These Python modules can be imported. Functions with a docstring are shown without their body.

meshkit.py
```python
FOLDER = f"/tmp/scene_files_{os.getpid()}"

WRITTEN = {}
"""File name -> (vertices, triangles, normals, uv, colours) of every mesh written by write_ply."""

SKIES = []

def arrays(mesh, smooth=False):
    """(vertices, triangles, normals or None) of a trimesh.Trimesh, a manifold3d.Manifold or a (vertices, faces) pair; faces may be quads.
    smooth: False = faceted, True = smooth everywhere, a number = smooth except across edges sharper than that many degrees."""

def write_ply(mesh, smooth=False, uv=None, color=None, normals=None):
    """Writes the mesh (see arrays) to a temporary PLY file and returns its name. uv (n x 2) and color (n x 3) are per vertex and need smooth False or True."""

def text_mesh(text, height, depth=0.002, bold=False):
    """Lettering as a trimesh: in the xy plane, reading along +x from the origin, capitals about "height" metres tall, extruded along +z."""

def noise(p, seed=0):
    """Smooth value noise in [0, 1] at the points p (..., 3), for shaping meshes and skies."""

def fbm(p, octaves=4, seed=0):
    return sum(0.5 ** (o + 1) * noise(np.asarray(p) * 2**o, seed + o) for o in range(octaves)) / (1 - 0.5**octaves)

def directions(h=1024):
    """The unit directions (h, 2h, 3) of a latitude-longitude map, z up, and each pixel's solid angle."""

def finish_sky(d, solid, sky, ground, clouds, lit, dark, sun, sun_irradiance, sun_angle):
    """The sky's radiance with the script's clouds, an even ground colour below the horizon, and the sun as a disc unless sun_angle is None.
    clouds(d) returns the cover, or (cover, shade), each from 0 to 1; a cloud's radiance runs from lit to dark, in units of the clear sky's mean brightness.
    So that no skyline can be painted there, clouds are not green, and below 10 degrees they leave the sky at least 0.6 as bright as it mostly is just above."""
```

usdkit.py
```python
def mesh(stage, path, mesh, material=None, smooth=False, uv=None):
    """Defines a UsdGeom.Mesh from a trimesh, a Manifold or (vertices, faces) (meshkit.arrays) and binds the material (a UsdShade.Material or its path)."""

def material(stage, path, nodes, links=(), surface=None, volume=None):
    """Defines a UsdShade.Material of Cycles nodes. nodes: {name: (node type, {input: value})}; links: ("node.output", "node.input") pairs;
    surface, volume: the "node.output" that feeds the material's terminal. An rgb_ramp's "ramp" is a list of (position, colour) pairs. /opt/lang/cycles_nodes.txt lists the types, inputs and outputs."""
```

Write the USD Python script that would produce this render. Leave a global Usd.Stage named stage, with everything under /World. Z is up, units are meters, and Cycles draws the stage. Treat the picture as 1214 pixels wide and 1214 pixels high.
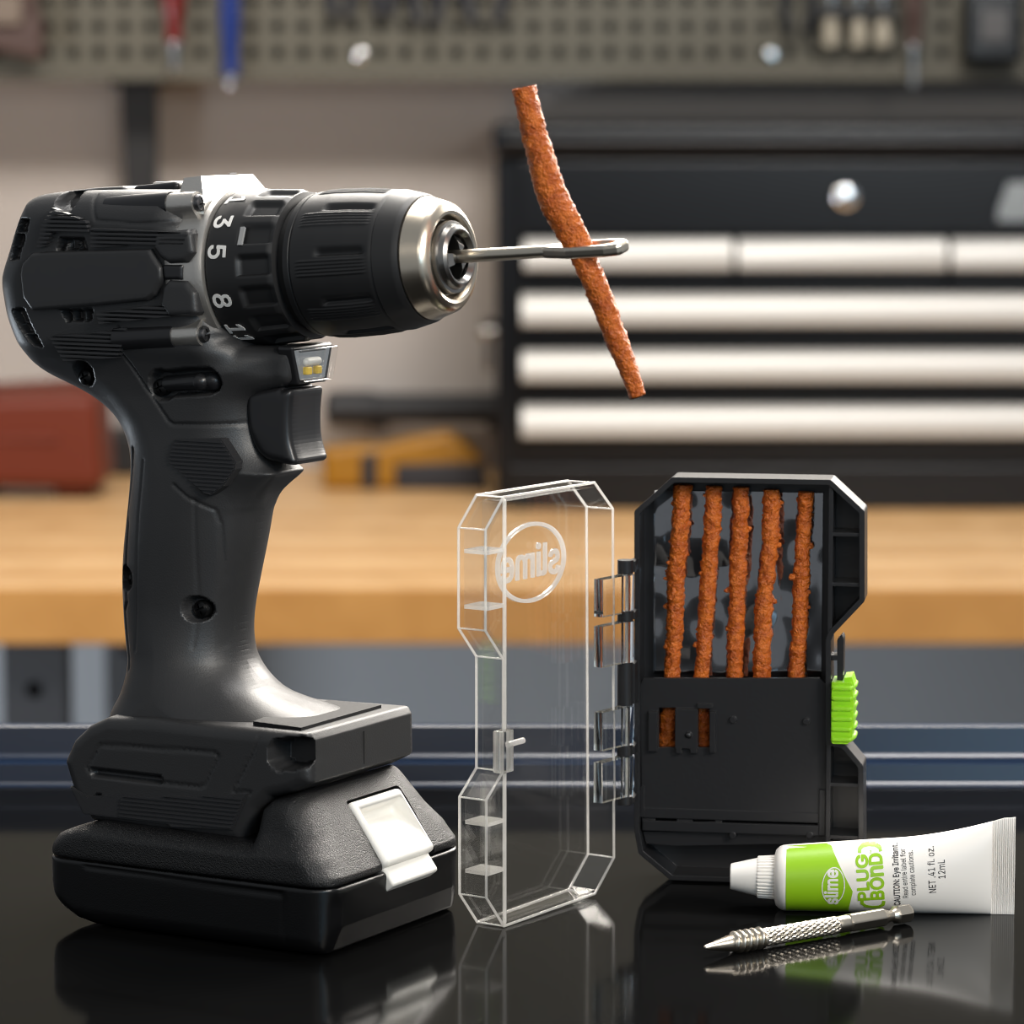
import math, random
import numpy as np
import trimesh, shapely
from shapely.geometry import Polygon, LineString, Point, box as sbox
from shapely import affinity
from scipy.spatial import Delaunay
import manifold3d as m3
from manifold3d import Manifold, CrossSection
from pxr import Usd, UsdGeom, UsdLux, UsdShade, Gf, Sdf
import usdkit, meshkit

stage = Usd.Stage.CreateInMemory()
UsdGeom.SetStageUpAxis(stage, 'Z')
UsdGeom.SetStageMetersPerUnit(stage, 1.0)
UsdGeom.Xform.Define(stage, '/World')

# ---------------------------------------------------------------- camera
FPX, HOR, CAM_H = 4300.0, 110.0, 0.2085
PITCH = math.atan((607 - HOR) / FPX)
cam = UsdGeom.Camera.Define(stage, '/World/camera')
cam.AddTranslateOp().Set((0, 0, CAM_H))
cam.AddRotateXOp().Set(90 - math.degrees(PITCH))
cam.CreateHorizontalApertureAttr(36.0)
cam.CreateVerticalApertureAttr(36.0)
cam.CreateFocalLengthAttr(36.0 * FPX / 1214)
cam.CreateFStopAttr(20.0)
cam.CreateFocusDistanceAttr(0.915)
cam.CreateClippingRangeAttr((0.05, 100.0))
cam.CreateExposureAttr(0.0)

# ---------------------------------------------------------------- light
def rect_light(name, pos, target, w, h, power, color):
    l = UsdLux.RectLight.Define(stage, '/World/' + name)
    l.CreateWidthAttr(w); l.CreateHeightAttr(h)
    l.CreateIntensityAttr(power); l.CreateColorAttr(color)
    p, t = np.array(pos, float), np.array(target, float)
    zax = (p - t) / np.linalg.norm(p - t)
    xax = np.cross([0, 0, 1.0], zax)
    if np.linalg.norm(xax) < 1e-4: xax = np.array([1.0, 0, 0])
    xax /= np.linalg.norm(xax); yax = np.cross(zax, xax)
    m = np.eye(4); m[0, :3], m[1, :3], m[2, :3], m[3, :3] = xax, yax, zax, p
    l.AddTransformOp().Set(Gf.Matrix4d(m.tolist()))
    return l

dome = UsdLux.DomeLight.Define(stage, '/World/ambient_light')
dome.CreateIntensityAttr(0.09); dome.CreateColorAttr((0.88, 0.94, 1.0))
rect_light('key_softbox', (0.78, -0.08, 0.72), (0.07, 0.92, 0.06), 0.40, 0.40, 27.0, (1.0, 0.94, 0.86))
rect_light('back_softbox', (0.52, 1.62, 0.52), (0.0, 0.92, 0.08), 0.45, 0.40, 26.0, (1.0, 0.94, 0.86))
rect_light('rear_top_softbox', (0.02, 1.62, 0.74), (0.0, 0.92, 0.05), 0.55, 0.32, 30.0, (1.0, 0.94, 0.86))
rect_light('top_softbox', (-0.1, 1.15, 1.15), (0.0, 0.95, 0.05), 0.6, 0.4, 4.0, (1.0, 0.95, 0.88))
rect_light('front_softbox', (-0.15, -0.8, 0.75), (0.0, 0.95, 0.1), 0.9, 0.35, 2.6, (1.0, 0.92, 0.82))
rect_light('cool_fill', (0.75, -0.9, 0.5), (0.1, 1.1, 0.0), 0.85, 0.5, 3.8, (0.50, 0.78, 1.0))  # unseen cool panel added for the blue reflection on the back lip
rect_light('bench_lamp', (-0.25, 2.72, 0.85), (-0.22, 2.90, -0.2), 1.5, 0.22, 12.0, (1.0, 0.91, 0.78))
rect_light('ceiling_lamp', (0.5, 1.3, 2.0), (0.4, 3.5, 0.0), 1.0, 0.6, 31.0, (1.0, 0.97, 0.95))
rect_light('low_cool_fill', (-2.0, 2.1, -0.64), (0.1, 3.74, -0.42), 1.0, 0.36, 50.0, (0.82, 0.91, 1.0))  # unseen fill added low down to brighten the panel under the bench

# ---------------------------------------------------------------- geometry of the view
FW = np.array([0, math.cos(PITCH), -math.sin(PITCH)])
UP = np.array([0, math.sin(PITCH), math.cos(PITCH)])
EYE = np.array([0, 0, CAM_H])
def ray(px, py):
    return FW + np.array([1.0, 0, 0]) * ((px - 607) / FPX) - UP * ((py - 607) / FPX)
def on_z(px, py, z=0.0):
    d = ray(px, py); return EYE + d * ((z - CAM_H) / d[2])
def on_y(px, py, Y):
    d = ray(px, py); return EYE + d * (Y / d[1])
def scale_at(p):            # pixels per metre at a world point
    return FPX / float(np.dot(np.asarray(p) - EYE, FW))

class Frame:                # an upright thing: origin on its base, turned about z
    def __init__(s, origin, deg):
        s.o, s.deg = np.array(origin, float), deg
        a = math.radians(deg)
        s.x, s.y = np.array([math.cos(a), math.sin(a), 0]), np.array([-math.sin(a), math.cos(a), 0])
    def pl(s, px, py, yl=0.0):      # point (x, z) on the thing's plane y = yl that lies behind a measured spot
        d = ray(px, py); t = (yl - np.dot(EYE - s.o, s.y)) / np.dot(d, s.y)
        p = EYE + d * t - s.o
        return float(np.dot(p, s.x)), float(p[2])
    def pts(s, L, yl=0.0):
        return [s.pl(a[0], a[1], yl) for a in L]
    def world(s, p):
        return s.o + s.x * p[0] + s.y * p[1] + np.array([0, 0, 1.0]) * p[2]

# ---------------------------------------------------------------- things and parts
_names = {}
def numbered(path):
    n = _names.get(path, 0); _names[path] = n + 1
    return path if n == 0 else f'{path}_{n:03d}'
def custom(prim, **kw):
    for k, v in kw.items():
        if v: prim.SetCustomDataByKey(k, v)
def thing(name, label, cat, frame=None, group=None, loc=None, deg=0.0, kind=None):
    p = numbered('/World/' + name)
    x = UsdGeom.Xform.Define(stage, p)
    if frame is not None: loc, deg = tuple(map(float, frame.o)), frame.deg
    if loc is not None:
        x.AddTranslateOp().Set(tuple(map(float, loc))); x.AddRotateZOp().Set(float(deg))
    custom(x.GetPrim(), label=label, category=cat, group=group, kind=kind)
    return p
def part(parent, name, mesh, mat, smooth=False, label=None, kind=None):
    p = numbered(parent + '/' + name)
    m = usdkit.mesh(stage, p, mesh, M[mat], smooth=smooth)
    custom(m.GetPrim(), label=label, kind=kind)
    return p
def solo(name, mesh, mat, label, cat, smooth=False, group=None, kind=None):
    p = part('/World', name, mesh, mat, smooth)
    custom(stage.GetPrimAtPath(p), label=label, category=cat, group=group, kind=kind)
    return p
def struct(name, mesh, mat, label=None, smooth=False):
    p = part('/World', name, mesh, mat, smooth)
    custom(stage.GetPrimAtPath(p), kind='structure', label=label, category='room' if label else None)
    return p

# ---------------------------------------------------------------- materials
def lin(r, g, b):
    return tuple(((c / 255) / 12.92 if c <= 10.3 else (((c / 255) + 0.055) / 1.055) ** 2.4) for c in (r, g, b))
M = {}
def pbr(name, col, rough=0.5, metal=0.0, bump=None, vary=None, bevel=None, **kw):
    nodes = {'p': ('principled_bsdf', dict(base_color=col, roughness=rough, metallic=metal, **kw)),
             't': ('texture_coordinate', {})}
    links = []
    if bump:                       # (scale, strength, distance)
        nodes['n'] = ('noise_texture', dict(scale=bump[0], detail=3.0))
        nodes['b'] = ('bump', dict(strength=bump[1], distance=bump[2]))
        links += [('t.object', 'n.vector'), ('n.fac', 'b.height'), ('b.normal', 'p.normal')]
        if bevel:
            nodes['v'] = ('bevel', dict(radius=bevel)); links.append(('v.bevel', 'b.normal'))
    elif bevel:
        nodes['v'] = ('bevel', dict(radius=bevel)); links.append(('v.bevel', 'p.normal'))
    if vary:                       # (scale, second colour)
        nodes['w'] = ('noise_texture', dict(scale=vary[0], detail=5.0))
        nodes['r'] = ('rgb_ramp', dict(ramp=[(0.35, col), (0.65, vary[1])]))
        links += [('t.object', 'w.vector'), ('w.fac', 'r.fac'), ('r.color', 'p.base_color')]
    M[name] = usdkit.material(stage, '/World/Looks/' + name, nodes, links, surface='p.BSDF')
pbr('housing_plastic', lin(44, 44, 45), 0.43, bump=(2600, 0.12, 0.0004))
pbr('overmold_rubber', lin(40, 40, 42), 0.55, bump=(2600, 0.10, 0.0004))
pbr('smooth_black', lin(30, 30, 32), 0.32)
pbr('label_black', lin(42, 42, 43), 0.42)
pbr('hole_black', lin(8, 8, 8), 0.7)
pbr('glossy_black', lin(10, 10, 11), 0.24, bump=(4200, 0.15, 0.0003))
pbr('battery_textured', lin(15, 15, 16), 0.30, bump=(3000, 0.7, 0.00045))
pbr('collar_black', lin(28, 28, 29), 0.46)
pbr('print_white', lin(232, 230, 226), 0.5)
pbr('print_grey', lin(150, 150, 150), 0.5)
pbr('cast_aluminium', lin(208, 204, 198), 0.36, 0.9, bump=(1500, 0.15, 0.0003))
pbr('chuck_steel', lin(222, 210, 192), 0.27, 1.0)
pbr('jaw_steel', lin(150, 148, 145), 0.28, 1.0)
pbr('dark_screw', lin(96, 96, 98), 0.3, 0.9)
pbr('black_screw', lin(24, 24, 25), 0.3, 0.6)
pbr('tool_nickel', lin(214, 205, 190), 0.30, 1.0)
pbr('led_yellow', lin(240, 200, 40), 0.4)
pbr('led_white', lin(235, 232, 225), 0.5)
pbr('button_white', lin(236, 233, 226), 0.38)
pbr('case_black', lin(31, 31, 33), 0.33, bump=(900, 0.08, 0.0004), bevel=0.00035)
pbr('latch_green', lin(140, 205, 28), 0.35, subsurface_weight=0.15, subsurface_radius=(0.6, 1.0, 0.2), subsurface_scale=0.002)
pbr('tube_white', lin(240, 236, 230), 0.40)
pbr('print_green', lin(146, 196, 28), 0.40)
pbr('print_ink', lin(52, 50, 52), 0.5)
pbr('table_black', lin(9, 9, 9), 0.085, vary=(9, lin(12, 12, 12)), ior=1.14)
pbr('lip_blue_reflect', lin(24, 37, 57), 0.20, specular_ior_level=0.3)  # blue-black coat; part of its blue stands in for reflected light
pbr('pad_dark', lin(20, 20, 21), 0.6, bump=(2600, 0.2, 0.0004), specular_ior_level=0.25)
pbr('plug_rubber', lin(208, 108, 30), 0.34, bump=(1500, 0.95, 0.0009), vary=(420, lin(172, 78, 16)))
pbr('wall_paint', lin(182, 175, 170), 0.8, vary=(2, lin(177, 170, 165)))
pbr('floor_concrete', lin(96, 94, 92), 0.7, vary=(5, lin(84, 82, 80)))
pbr('pegboard_grey', lin(78, 74, 62), 0.55)
pbr('chest_black', lin(12, 13, 16), 0.26, specular_ior_level=0.3)
pbr('pull_aluminium', lin(184, 182, 178), 0.45, 0.30)
pbr('chrome', lin(225, 225, 225), 0.12, 1.0)
pbr('wall_shade_grey', lin(132, 134, 137), 0.6)  # wall tone with bench shadow and cool light put into the colour
pbr('bench_post', lin(34, 34, 37), 0.55)
pbr('post_black', lin(24, 24, 26), 0.5)
pbr('orange_plastic', lin(100, 31, 3), 0.55)
pbr('yellow_plastic', lin(150, 102, 3), 0.45)
pbr('grip_black', lin(34, 34, 40), 0.5)
pbr('red_plastic', lin(96, 14, 8), 0.3)
pbr('blue_plastic', lin(18, 40, 104), 0.3)
pbr('cream_plastic', lin(166, 157, 140), 0.5)
pbr('pouch_tan', lin(104, 90, 78), 0.6)
pbr('charger_grey', lin(74, 72, 72), 0.5)
pbr('brown_leather', lin(66, 46, 40), 0.6)
pbr('maple_edge_shade', lin(176, 124, 62), 0.45, vary=(18, lin(164, 112, 52)))  # maple darkened: shade of the bench front put into the colour
for i, (a, b) in enumerate((((212, 172, 122), (196, 154, 104)), ((219, 181, 133), (206, 166, 116)), ((202, 158, 107), (188, 144, 93)))):
    pbr(f'maple_{i}', lin(*a), 0.42, vary=(18, lin(*b)))
def see_through(name, tint, haze, ior, rough=0.03, haze_col=(0.9, 0.88, 0.86)):     # clear plastic: transparency, a little haze, mirror by fresnel
    M[name] = usdkit.material(stage, '/World/Looks/' + name, {
        'a': ('transparent_bsdf', dict(color=tint)), 'd': ('diffuse_bsdf', dict(color=haze_col)), 'tl': ('translucent_bsdf', dict(color=haze_col)),
        'g': ('glossy_bsdf', dict(color=(1, 1, 1), roughness=rough)), 'lw': ('layer_weight', dict(blend=0.5)),
        'pw': ('math', dict(math_type='power', value2=4.0)), 'f': ('math', dict(math_type='multiply_add', value2=0.75, value3=(ior - 1) ** 2 / (ior + 1) ** 2)),
        'dd': ('mix_closure', dict(fac=0.5)), 'm': ('mix_closure', dict(fac=haze)), 'm2': ('mix_closure', {})},
        [('d.BSDF', 'dd.closure1'), ('tl.BSDF', 'dd.closure2'), ('a.BSDF', 'm.closure1'), ('dd.closure', 'm.closure2'), ('m.closure', 'm2.closure1'), ('g.BSDF', 'm2.closure2'), ('lw.facing', 'pw.value1'), ('pw.value', 'f.value1'), ('f.value', 'm2.fac')], surface='m2.closure')
see_through('clear_plastic', (0.985, 0.985, 0.98), 0.008, 1.5)
see_through('edge_light', (0.97, 0.97, 0.96), 0.42, 1.5, 0.08)  # milky white stands in for light caught in the lid edges and ribs
see_through('clear_frost', (0.97, 0.97, 0.96), 0.50, 1.5, 0.10)
M['clear_solid'] = usdkit.material(stage, '/World/Looks/clear_solid', {'g': ('principled_bsdf', dict(base_color=(0.97, 0.97, 0.96), roughness=0.03, ior=1.42, transmission_weight=1.0))}, [], surface='g.BSDF')
M['clear_film'] = usdkit.material(stage, '/World/Looks/clear_film', {
    'a': ('transparent_bsdf', dict(color=(0.80, 0.81, 0.83))), 'b': ('glossy_bsdf', dict(color=(0.9, 0.9, 0.92), roughness=0.07)),
    'd': ('diffuse_bsdf', dict(color=(0.5, 0.5, 0.53))), 'm': ('mix_closure', dict(fac=0.004)), 'm2': ('mix_closure', dict(fac=0.24))},
    [('a.BSDF', 'm.closure1'), ('d.BSDF', 'm.closure2'), ('m.closure', 'm2.closure1'), ('b.BSDF', 'm2.closure2')], surface='m2.closure')

# ---------------------------------------------------------------- mesh helpers
def tm(man):
    m = man.to_mesh(); return trimesh.Trimesh(np.array(m.vert_properties[:, :3]), np.array(m.tri_verts), process=False)
def to_man(t):
    return Manifold(m3.Mesh(np.asarray(t.vertices, np.float32), np.asarray(t.faces, np.uint32)))
def cat(*ms):
    return trimesh.util.concatenate([tm(m) if isinstance(m, Manifold) else m for m in ms])
def bx(x0, x1, y0, y1, z0, z1):
    return Manifold.cube([x1 - x0, y1 - y0, z1 - z0]).translate([x0, y0, z0])
def rbox(x0, x1, y0, y1, z0, z1, r, n=16):
    s = Manifold.sphere(r, n)
    return Manifold.batch_hull([s.translate([x, y, z]) for x in (x0 + r, x1 - r) for y in (y0 + r, y1 - r) for z in (z0 + r, z1 - r)])
def rhull(points, r, n=14):
    s = Manifold.sphere(r, n)
    return Manifold.batch_hull([s.translate([float(c) for c in p]) for p in points])
def hullp(points):
    return Manifold.hull_points(np.asarray(points, float))
def cross(poly):
    polys = getattr(poly, 'geoms', [poly]); out = []
    for g in polys:
        g = shapely.geometry.polygon.orient(g)
        out.append(np.array(g.exterior.coords)[:-1]); out += [np.array(i.coords)[:-1] for i in g.interiors]
    return CrossSection(out, m3.FillRule.EvenOdd)
def ext(poly, y0, y1):         # a polygon in (x, z) given depth from y0 to y1
    return Manifold.extrude(cross(poly), y1 - y0).rotate([90, 0, 0]).translate([0, y1, 0])
def outward(v, f):
    t = trimesh.Trimesh(v, f, process=False)
    return t if t.volume >= 0 else trimesh.Trimesh(v, np.asarray(f)[:, ::-1], process=False)
def grid_mesh(V, wrap_u=False, wrap_v=True):
    """V: (nu, nv, 3)"""
    nu, nv = V.shape[:2]
    iu = np.arange(nu if wrap_u else nu - 1); iv = np.arange(nv if wrap_v else nv - 1)
    a, b = np.meshgrid(iu, iv, indexing='ij')
    q = np.stack([a * nv + b, a * nv + (b + 1) % nv, ((a + 1) % nu) * nv + (b + 1) % nv, ((a + 1) % nu) * nv + b], -1).reshape(-1, 4)
    return V.reshape(-1, 3), np.vstack([q[:, [0, 1, 2]], q[:, [0, 2, 3]]])
def lathe(profile, n=96, closed=False, rfun=None):
    """profile of (s, r) turned about the x axis; rfun(s, r, phi) reshapes the radius. phi runs from -y up to +z."""
    pr = np.array(profile, float); ph = np.arange(n) * 2 * np.pi / n
    S = np.repeat(pr[:, :1], n, 1); R = np.repeat(pr[:, 1:], n, 1)
    if rfun is not None: R = rfun(S, R, np.broadcast_to(ph, R.shape))
    V = np.stack([S, -R * np.cos(ph), R * np.sin(ph)], -1)
    v, f = grid_mesh(V, wrap_u=closed)
    if not closed:
        a, b = len(v), len(v) + 1
        v = np.vstack([v, [[pr[0, 0], 0, 0], [pr[-1, 0], 0, 0]]])
        i = np.arange(n); j = (i + 1) % n; o = (len(pr) - 1) * n
        f = np.vstack([f, np.stack([np.full(n, a), j, i], 1), np.stack([np.full(n, b), o + i, o + j], 1)])
    return outward(v, f)
def dense(profile, step):
    out = [profile[0]]
    for a, b in zip(profile[:-1], profile[1:]):
        k = max(1, int(math.hypot(b[0] - a[0], b[1] - a[1]) / step))
        out += [(a[0] + (b[0] - a[0]) * i / k, a[1] + (b[1] - a[1]) * i / k) for i in range(1, k + 1)]
    return out
def tf(mesh, T):
    t = mesh if isinstance(mesh, trimesh.Trimesh) else tm(mesh)
    t = t.copy(); t.apply_transform(T); return t
def rotm(deg, axis):
    return trimesh.transformations.rotation_matrix(math.radians(deg), axis)
def trans(p):
    return trimesh.transformations.translation_matrix(p)
def frame_to(p, xdir, up=(0, 0, 1)):       # matrix that puts the x axis along xdir at p
    x = np.array(xdir, float); x /= np.linalg.norm(x)
    y = np.cross(up, x); y /= np.linalg.norm(y); z = np.cross(x, y)
    m = np.eye(4); m[:3, 0], m[:3, 1], m[:3, 2], m[:3, 3] = x, y, z, p; return m
def smoothline(L, k=3):                    # Chaikin rounding of a closed outline
    P = np.array(L, float)
    for _ in range(k):
        Q = np.roll(P, -1, 0); P = np.stack([0.75 * P + 0.25 * Q, 0.25 * P + 0.75 * Q], 1).reshape(-1, 2)
    return P
def inflate(poly, bfun, rfun, p=2.0, step=0.0008, bound=0.0008, relief=None, rings=(0, .00012, .00035, .0007, .0012, .0018, .0026), flat_back=None):
    """A body of given outline in (x, z): half-thickness bfun, rounded towards the outline over the distance rfun."""
    P = []
    for d in rings:
        g = poly.buffer(-d) if d else poly
        for q in getattr(g, 'geoms', [g]):
            if q.is_empty: continue
            for ring in [q.exterior, *q.interiors]:
                n = max(6, int(ring.length / bound)); P += [ring.interpolate(t).coords[0] for t in np.linspace(0, ring.length, n, endpoint=False)]
                if not d: P += list(ring.coords)[:-1]
    x0, z0, x1, z1 = poly.bounds
    gx, gz = np.meshgrid(np.arange(x0, x1, step), np.arange(z0, z1, step))
    inner = poly.buffer(-(rings[-1] + step * 0.6))
    if not inner.is_empty:
        k = shapely.contains_xy(inner, gx.ravel(), gz.ravel())
        P = np.vstack([np.array(P), np.stack([gx.ravel()[k], gz.ravel()[k]], 1)])
    P = np.unique(np.round(np.array(P), 7), axis=0)
    tri = Delaunay(P).simplices
    c = P[tri].mean(1); tri = tri[shapely.contains_xy(poly, c[:, 0], c[:, 1])]
    used = np.unique(tri); remap = np.full(len(P), -1); remap[used] = np.arange(len(used)); P = P[used]; tri = remap[tri]
    a, b, cc = P[tri[:, 0]], P[tri[:, 1]], P[tri[:, 2]]
    area = (b[:, 0] - a[:, 0]) * (cc[:, 1] - a[:, 1]) - (b[:, 1] - a[:, 1]) * (cc[:, 0] - a[:, 0])
    tri = np.where((area > 0)[:, None], tri, tri[:, ::-1])
    d = shapely.distance(shapely.points(P), poly.boundary); d[d < 2e-7] = 0
    B = bfun(P[:, 0], P[:, 1]) if callable(bfun) else np.full(len(P), bfun)
    R = rfun(P[:, 0], P[:, 1]) if callable(rfun) else np.full(len(P), rfun)
    rc = np.minimum(R, B)
    h = (B - rc) + rc * (1 - (1 - np.clip(d / R, 0, 1)) ** p) ** (1 / p)
    hf = h if relief is None else np.maximum(h - relief(P[:, 0], P[:, 1], d) * (d > 0), 0.0)
    n = len(P)
    yb = h if flat_back is None else np.where(d > 0, flat_back, np.minimum(h, flat_back))
    front = np.stack([P[:, 0], -hf, P[:, 1]], 1)
    back = np.stack([P[:, 0], yb, P[:, 1]], 1)
    e = np.vstack([tri[:, [0, 1]], tri[:, [1, 2]], tri[:, [2, 0]]])
    key = np.sort(e, 1); _, first, cnt = np.unique(key, axis=0, return_index=True, return_counts=True)
    rim = e[first[cnt == 1]]                      # outline edges, in the triangles' sense
    ks = 5; v = [front, back]; f = [tri, tri[:, ::-1] + n]
    ring = np.unique(rim); at = np.full(n, -1); at[ring] = np.arange(len(ring)); base = 2 * n
    layers = [ring]
    for k in range(1, ks):
        w = k / ks; v.append(np.stack([P[ring, 0], -hf[ring] * (1 - w) + yb[ring] * w, P[ring, 1]], 1)); layers.append(base + np.arange(len(ring))); base += len(ring)
    layers.append(ring + n)
    for A_, B_ in zip(layers[:-1], layers[1:]):
        a0, a1, b0, b1 = A_[at[rim[:, 0]]], A_[at[rim[:, 1]]], B_[at[rim[:, 0]]], B_[at[rim[:, 1]]]
        f += [np.stack([a1, a0, b0], 1), np.stack([a1, b0, b1], 1)]
    t = trimesh.Trimesh(np.vstack(v), np.vstack(f), process=False)
    t.merge_vertices(digits_vertex=8)
    return outward(np.array(t.vertices), np.array(t.faces))
def prism(poly, y0, y1, bev=0.0004):       # plate with chamfered front edge, front at y0 (smaller y), back at y1
    b = bev
    ins = poly.buffer(-b, join_style=2)
    a = tm(ext(poly, y0 + b, y1))
    if ins.is_empty or ins.geom_type != 'Polygon': return a
    try:
        c = [Manifold.extrude(cross(poly), b)]
    except Exception:
        return a
    steps = [ext(poly.buffer(-b * (1 - math.cos(t)), join_style=2), y0 + b * (1 - math.sin(t)), y0 + b + 1e-6) for t in (math.pi / 6, math.pi / 3)]
    return tm(Manifold.batch_boolean([ext(poly, y0 + b, y1), *steps, ext(ins, y0, y0 + b)], m3.OpType.Add))
def ribs(poly, pitch, width, y0, y1, ang=0.0, off=0.0):   # raised parallel strips clipped to an outline
    c = poly.centroid; g = affinity.rotate(poly, -ang, origin=c)
    x0, z0, x1, z1 = g.bounds; out = []
    z = z0 + off
    while z < z1:
        s = g.intersection(sbox(x0 - 1, z, x1 + 1, z + width))
        for q in getattr(s, 'geoms', [s]):
            if q.geom_type == 'Polygon' and q.area > 1e-8:
                out.append(ext(affinity.rotate(q, ang, origin=c), y0, y1))
        z += pitch
    return cat(*out)
def screw_head(r, depth=0.0012, n=40):     # pan head facing +x with a cross recess
    prof = [(-depth, r), (0, r), (0.28 * r, 0.86 * r), (0.42 * r, 0.6 * r), (0.48 * r, 0.3 * r), (0.49 * r, 0.01 * r)]
    h = to_man(lathe(dense(prof, r / 6), n))
    a = bx(0.05 * r, r, -0.13 * r, 0.13 * r, -0.62 * r, 0.62 * r)
    return h - a - a.rotate([90, 0, 0])
def lettering(text, height, depth, bold=False):
    return meshkit.text_mesh(text, height, depth, bold)
def fine(mesh, edge):
    v, f = trimesh.remesh.subdivide_to_size(mesh.vertices, mesh.faces, edge, max_iter=12)
    return v, f
# ================================================================ the room
YW = 3.80                                     # back wall
FLOOR = -1.08
struct('floor', bx(-3, 3, -2.0, YW, FLOOR - 0.05, FLOOR), 'floor_concrete')
struct('wall_back', bx(-3, 3, YW, YW + 0.1, FLOOR, 1.7), 'wall_paint')

# ---------------------------------------------------------------- the workbench
YB = 2.87
zb = on_y(607, 696, YB)[2]
zu = on_y(607, 762, YB)[2]
bench = thing('workbench', 'long workbench with a thick laminated maple top on black posts, behind the drill', 'workbench')
rng = random.Random(5)
yy = YB
k = 0
while yy < YW - 0.02:
    w = min(rng.uniform(0.040, 0.055), YW - 0.004 - yy)
    part(bench, 'stave', rbox(-2.6, 1.5, yy + 0.0003, yy + w - 0.0003, zu, zb - rng.uniform(0, 0.0004), 0.0015, 8), f'maple_{(k * 7 + 1) % 3}', 30)
    yy += w; k += 1
part(bench, 'edge_shade_strip', rbox(-2.6, 1.5, YB - .007, YB + .0001, zu, zb - .0004, .0015, 8), 'maple_edge_shade', 30, label='added strip on the front edge of the bench top, shade put into its colour')
legx = on_y(45, 800, YB + 0.05)[0]
for lx in (-2.4, legx, 1.35):
    for ly in (YB + 0.05, YW - 0.15):
        lg = bx(lx - 0.025, lx + 0.025, ly - 0.025, ly + 0.025, FLOOR, zu)
        hz = on_y(42, 812, YB + 0.05)[2]
        for q in range(-8, 3):
            lg -= Manifold.cylinder(0.06, 0.007, 0.007, 20).rotate([90, 0, 0]).translate([lx, ly + 0.01, hz + q * 0.08]) if FLOOR < hz + q * 0.08 < zu - 0.01 else Manifold()
        part(bench, 'leg', lg, 'bench_post')
part(bench, 'added_back_panel', bx(-2.5, 1.4, YW - 0.06, YW - 0.045, FLOOR + 0.02, zu), 'wall_shade_grey', label='added panel under the bench top, shade and cool light put into its grey')
part(bench, 'rail', bx(legx + 0.025, 1.325, YB + 0.04, YB + 0.06, FLOOR + 0.15, FLOOR + 0.21), 'bench_post')

# ---------------------------------------------------------------- the pegboard and what hangs on it
YP = 3.66
pz = on_y(607, 90, YP)[2]
peg = thing('pegboard', 'grey metal pegboard with rows of round holes across the top of the picture', 'pegboard')
pitch = 30.3 / scale_at(on_y(607, 60, YP))
ox, oz = on_y(617, 80 - 18, YP)[0], on_y(617, 80 - 18, YP)[2]
PX0, PX1 = -0.75, 0.75
zt = pz + 1.0
plate = sbox(PX0, pz, PX1, zt)
holes = []
for i in range(-40, 40):
    for j in range(0, 9):
        hx, hz = ox + (i + 0.5) * pitch, oz + j * pitch
        if PX0 + .01 < hx < PX1 - .01 and pz + .008 < hz < pz + .2:
            holes.append(Point(hx, hz).buffer(0.0062, 6))
part(peg, 'perforated_sheet', ext(plate.difference(shapely.union_all(holes)), YP, YP + 0.004), 'pegboard_grey')
part(peg, 'bottom_flange', bx(PX0, PX1, YP, YP + 0.045, pz - 0.004, pz), 'pegboard_grey')
part(peg, 'backing', bx(PX0, PX1, YP + 0.035, YP + 0.039, pz, zt), 'post_black', label='dark backing seen through the holes')
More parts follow.
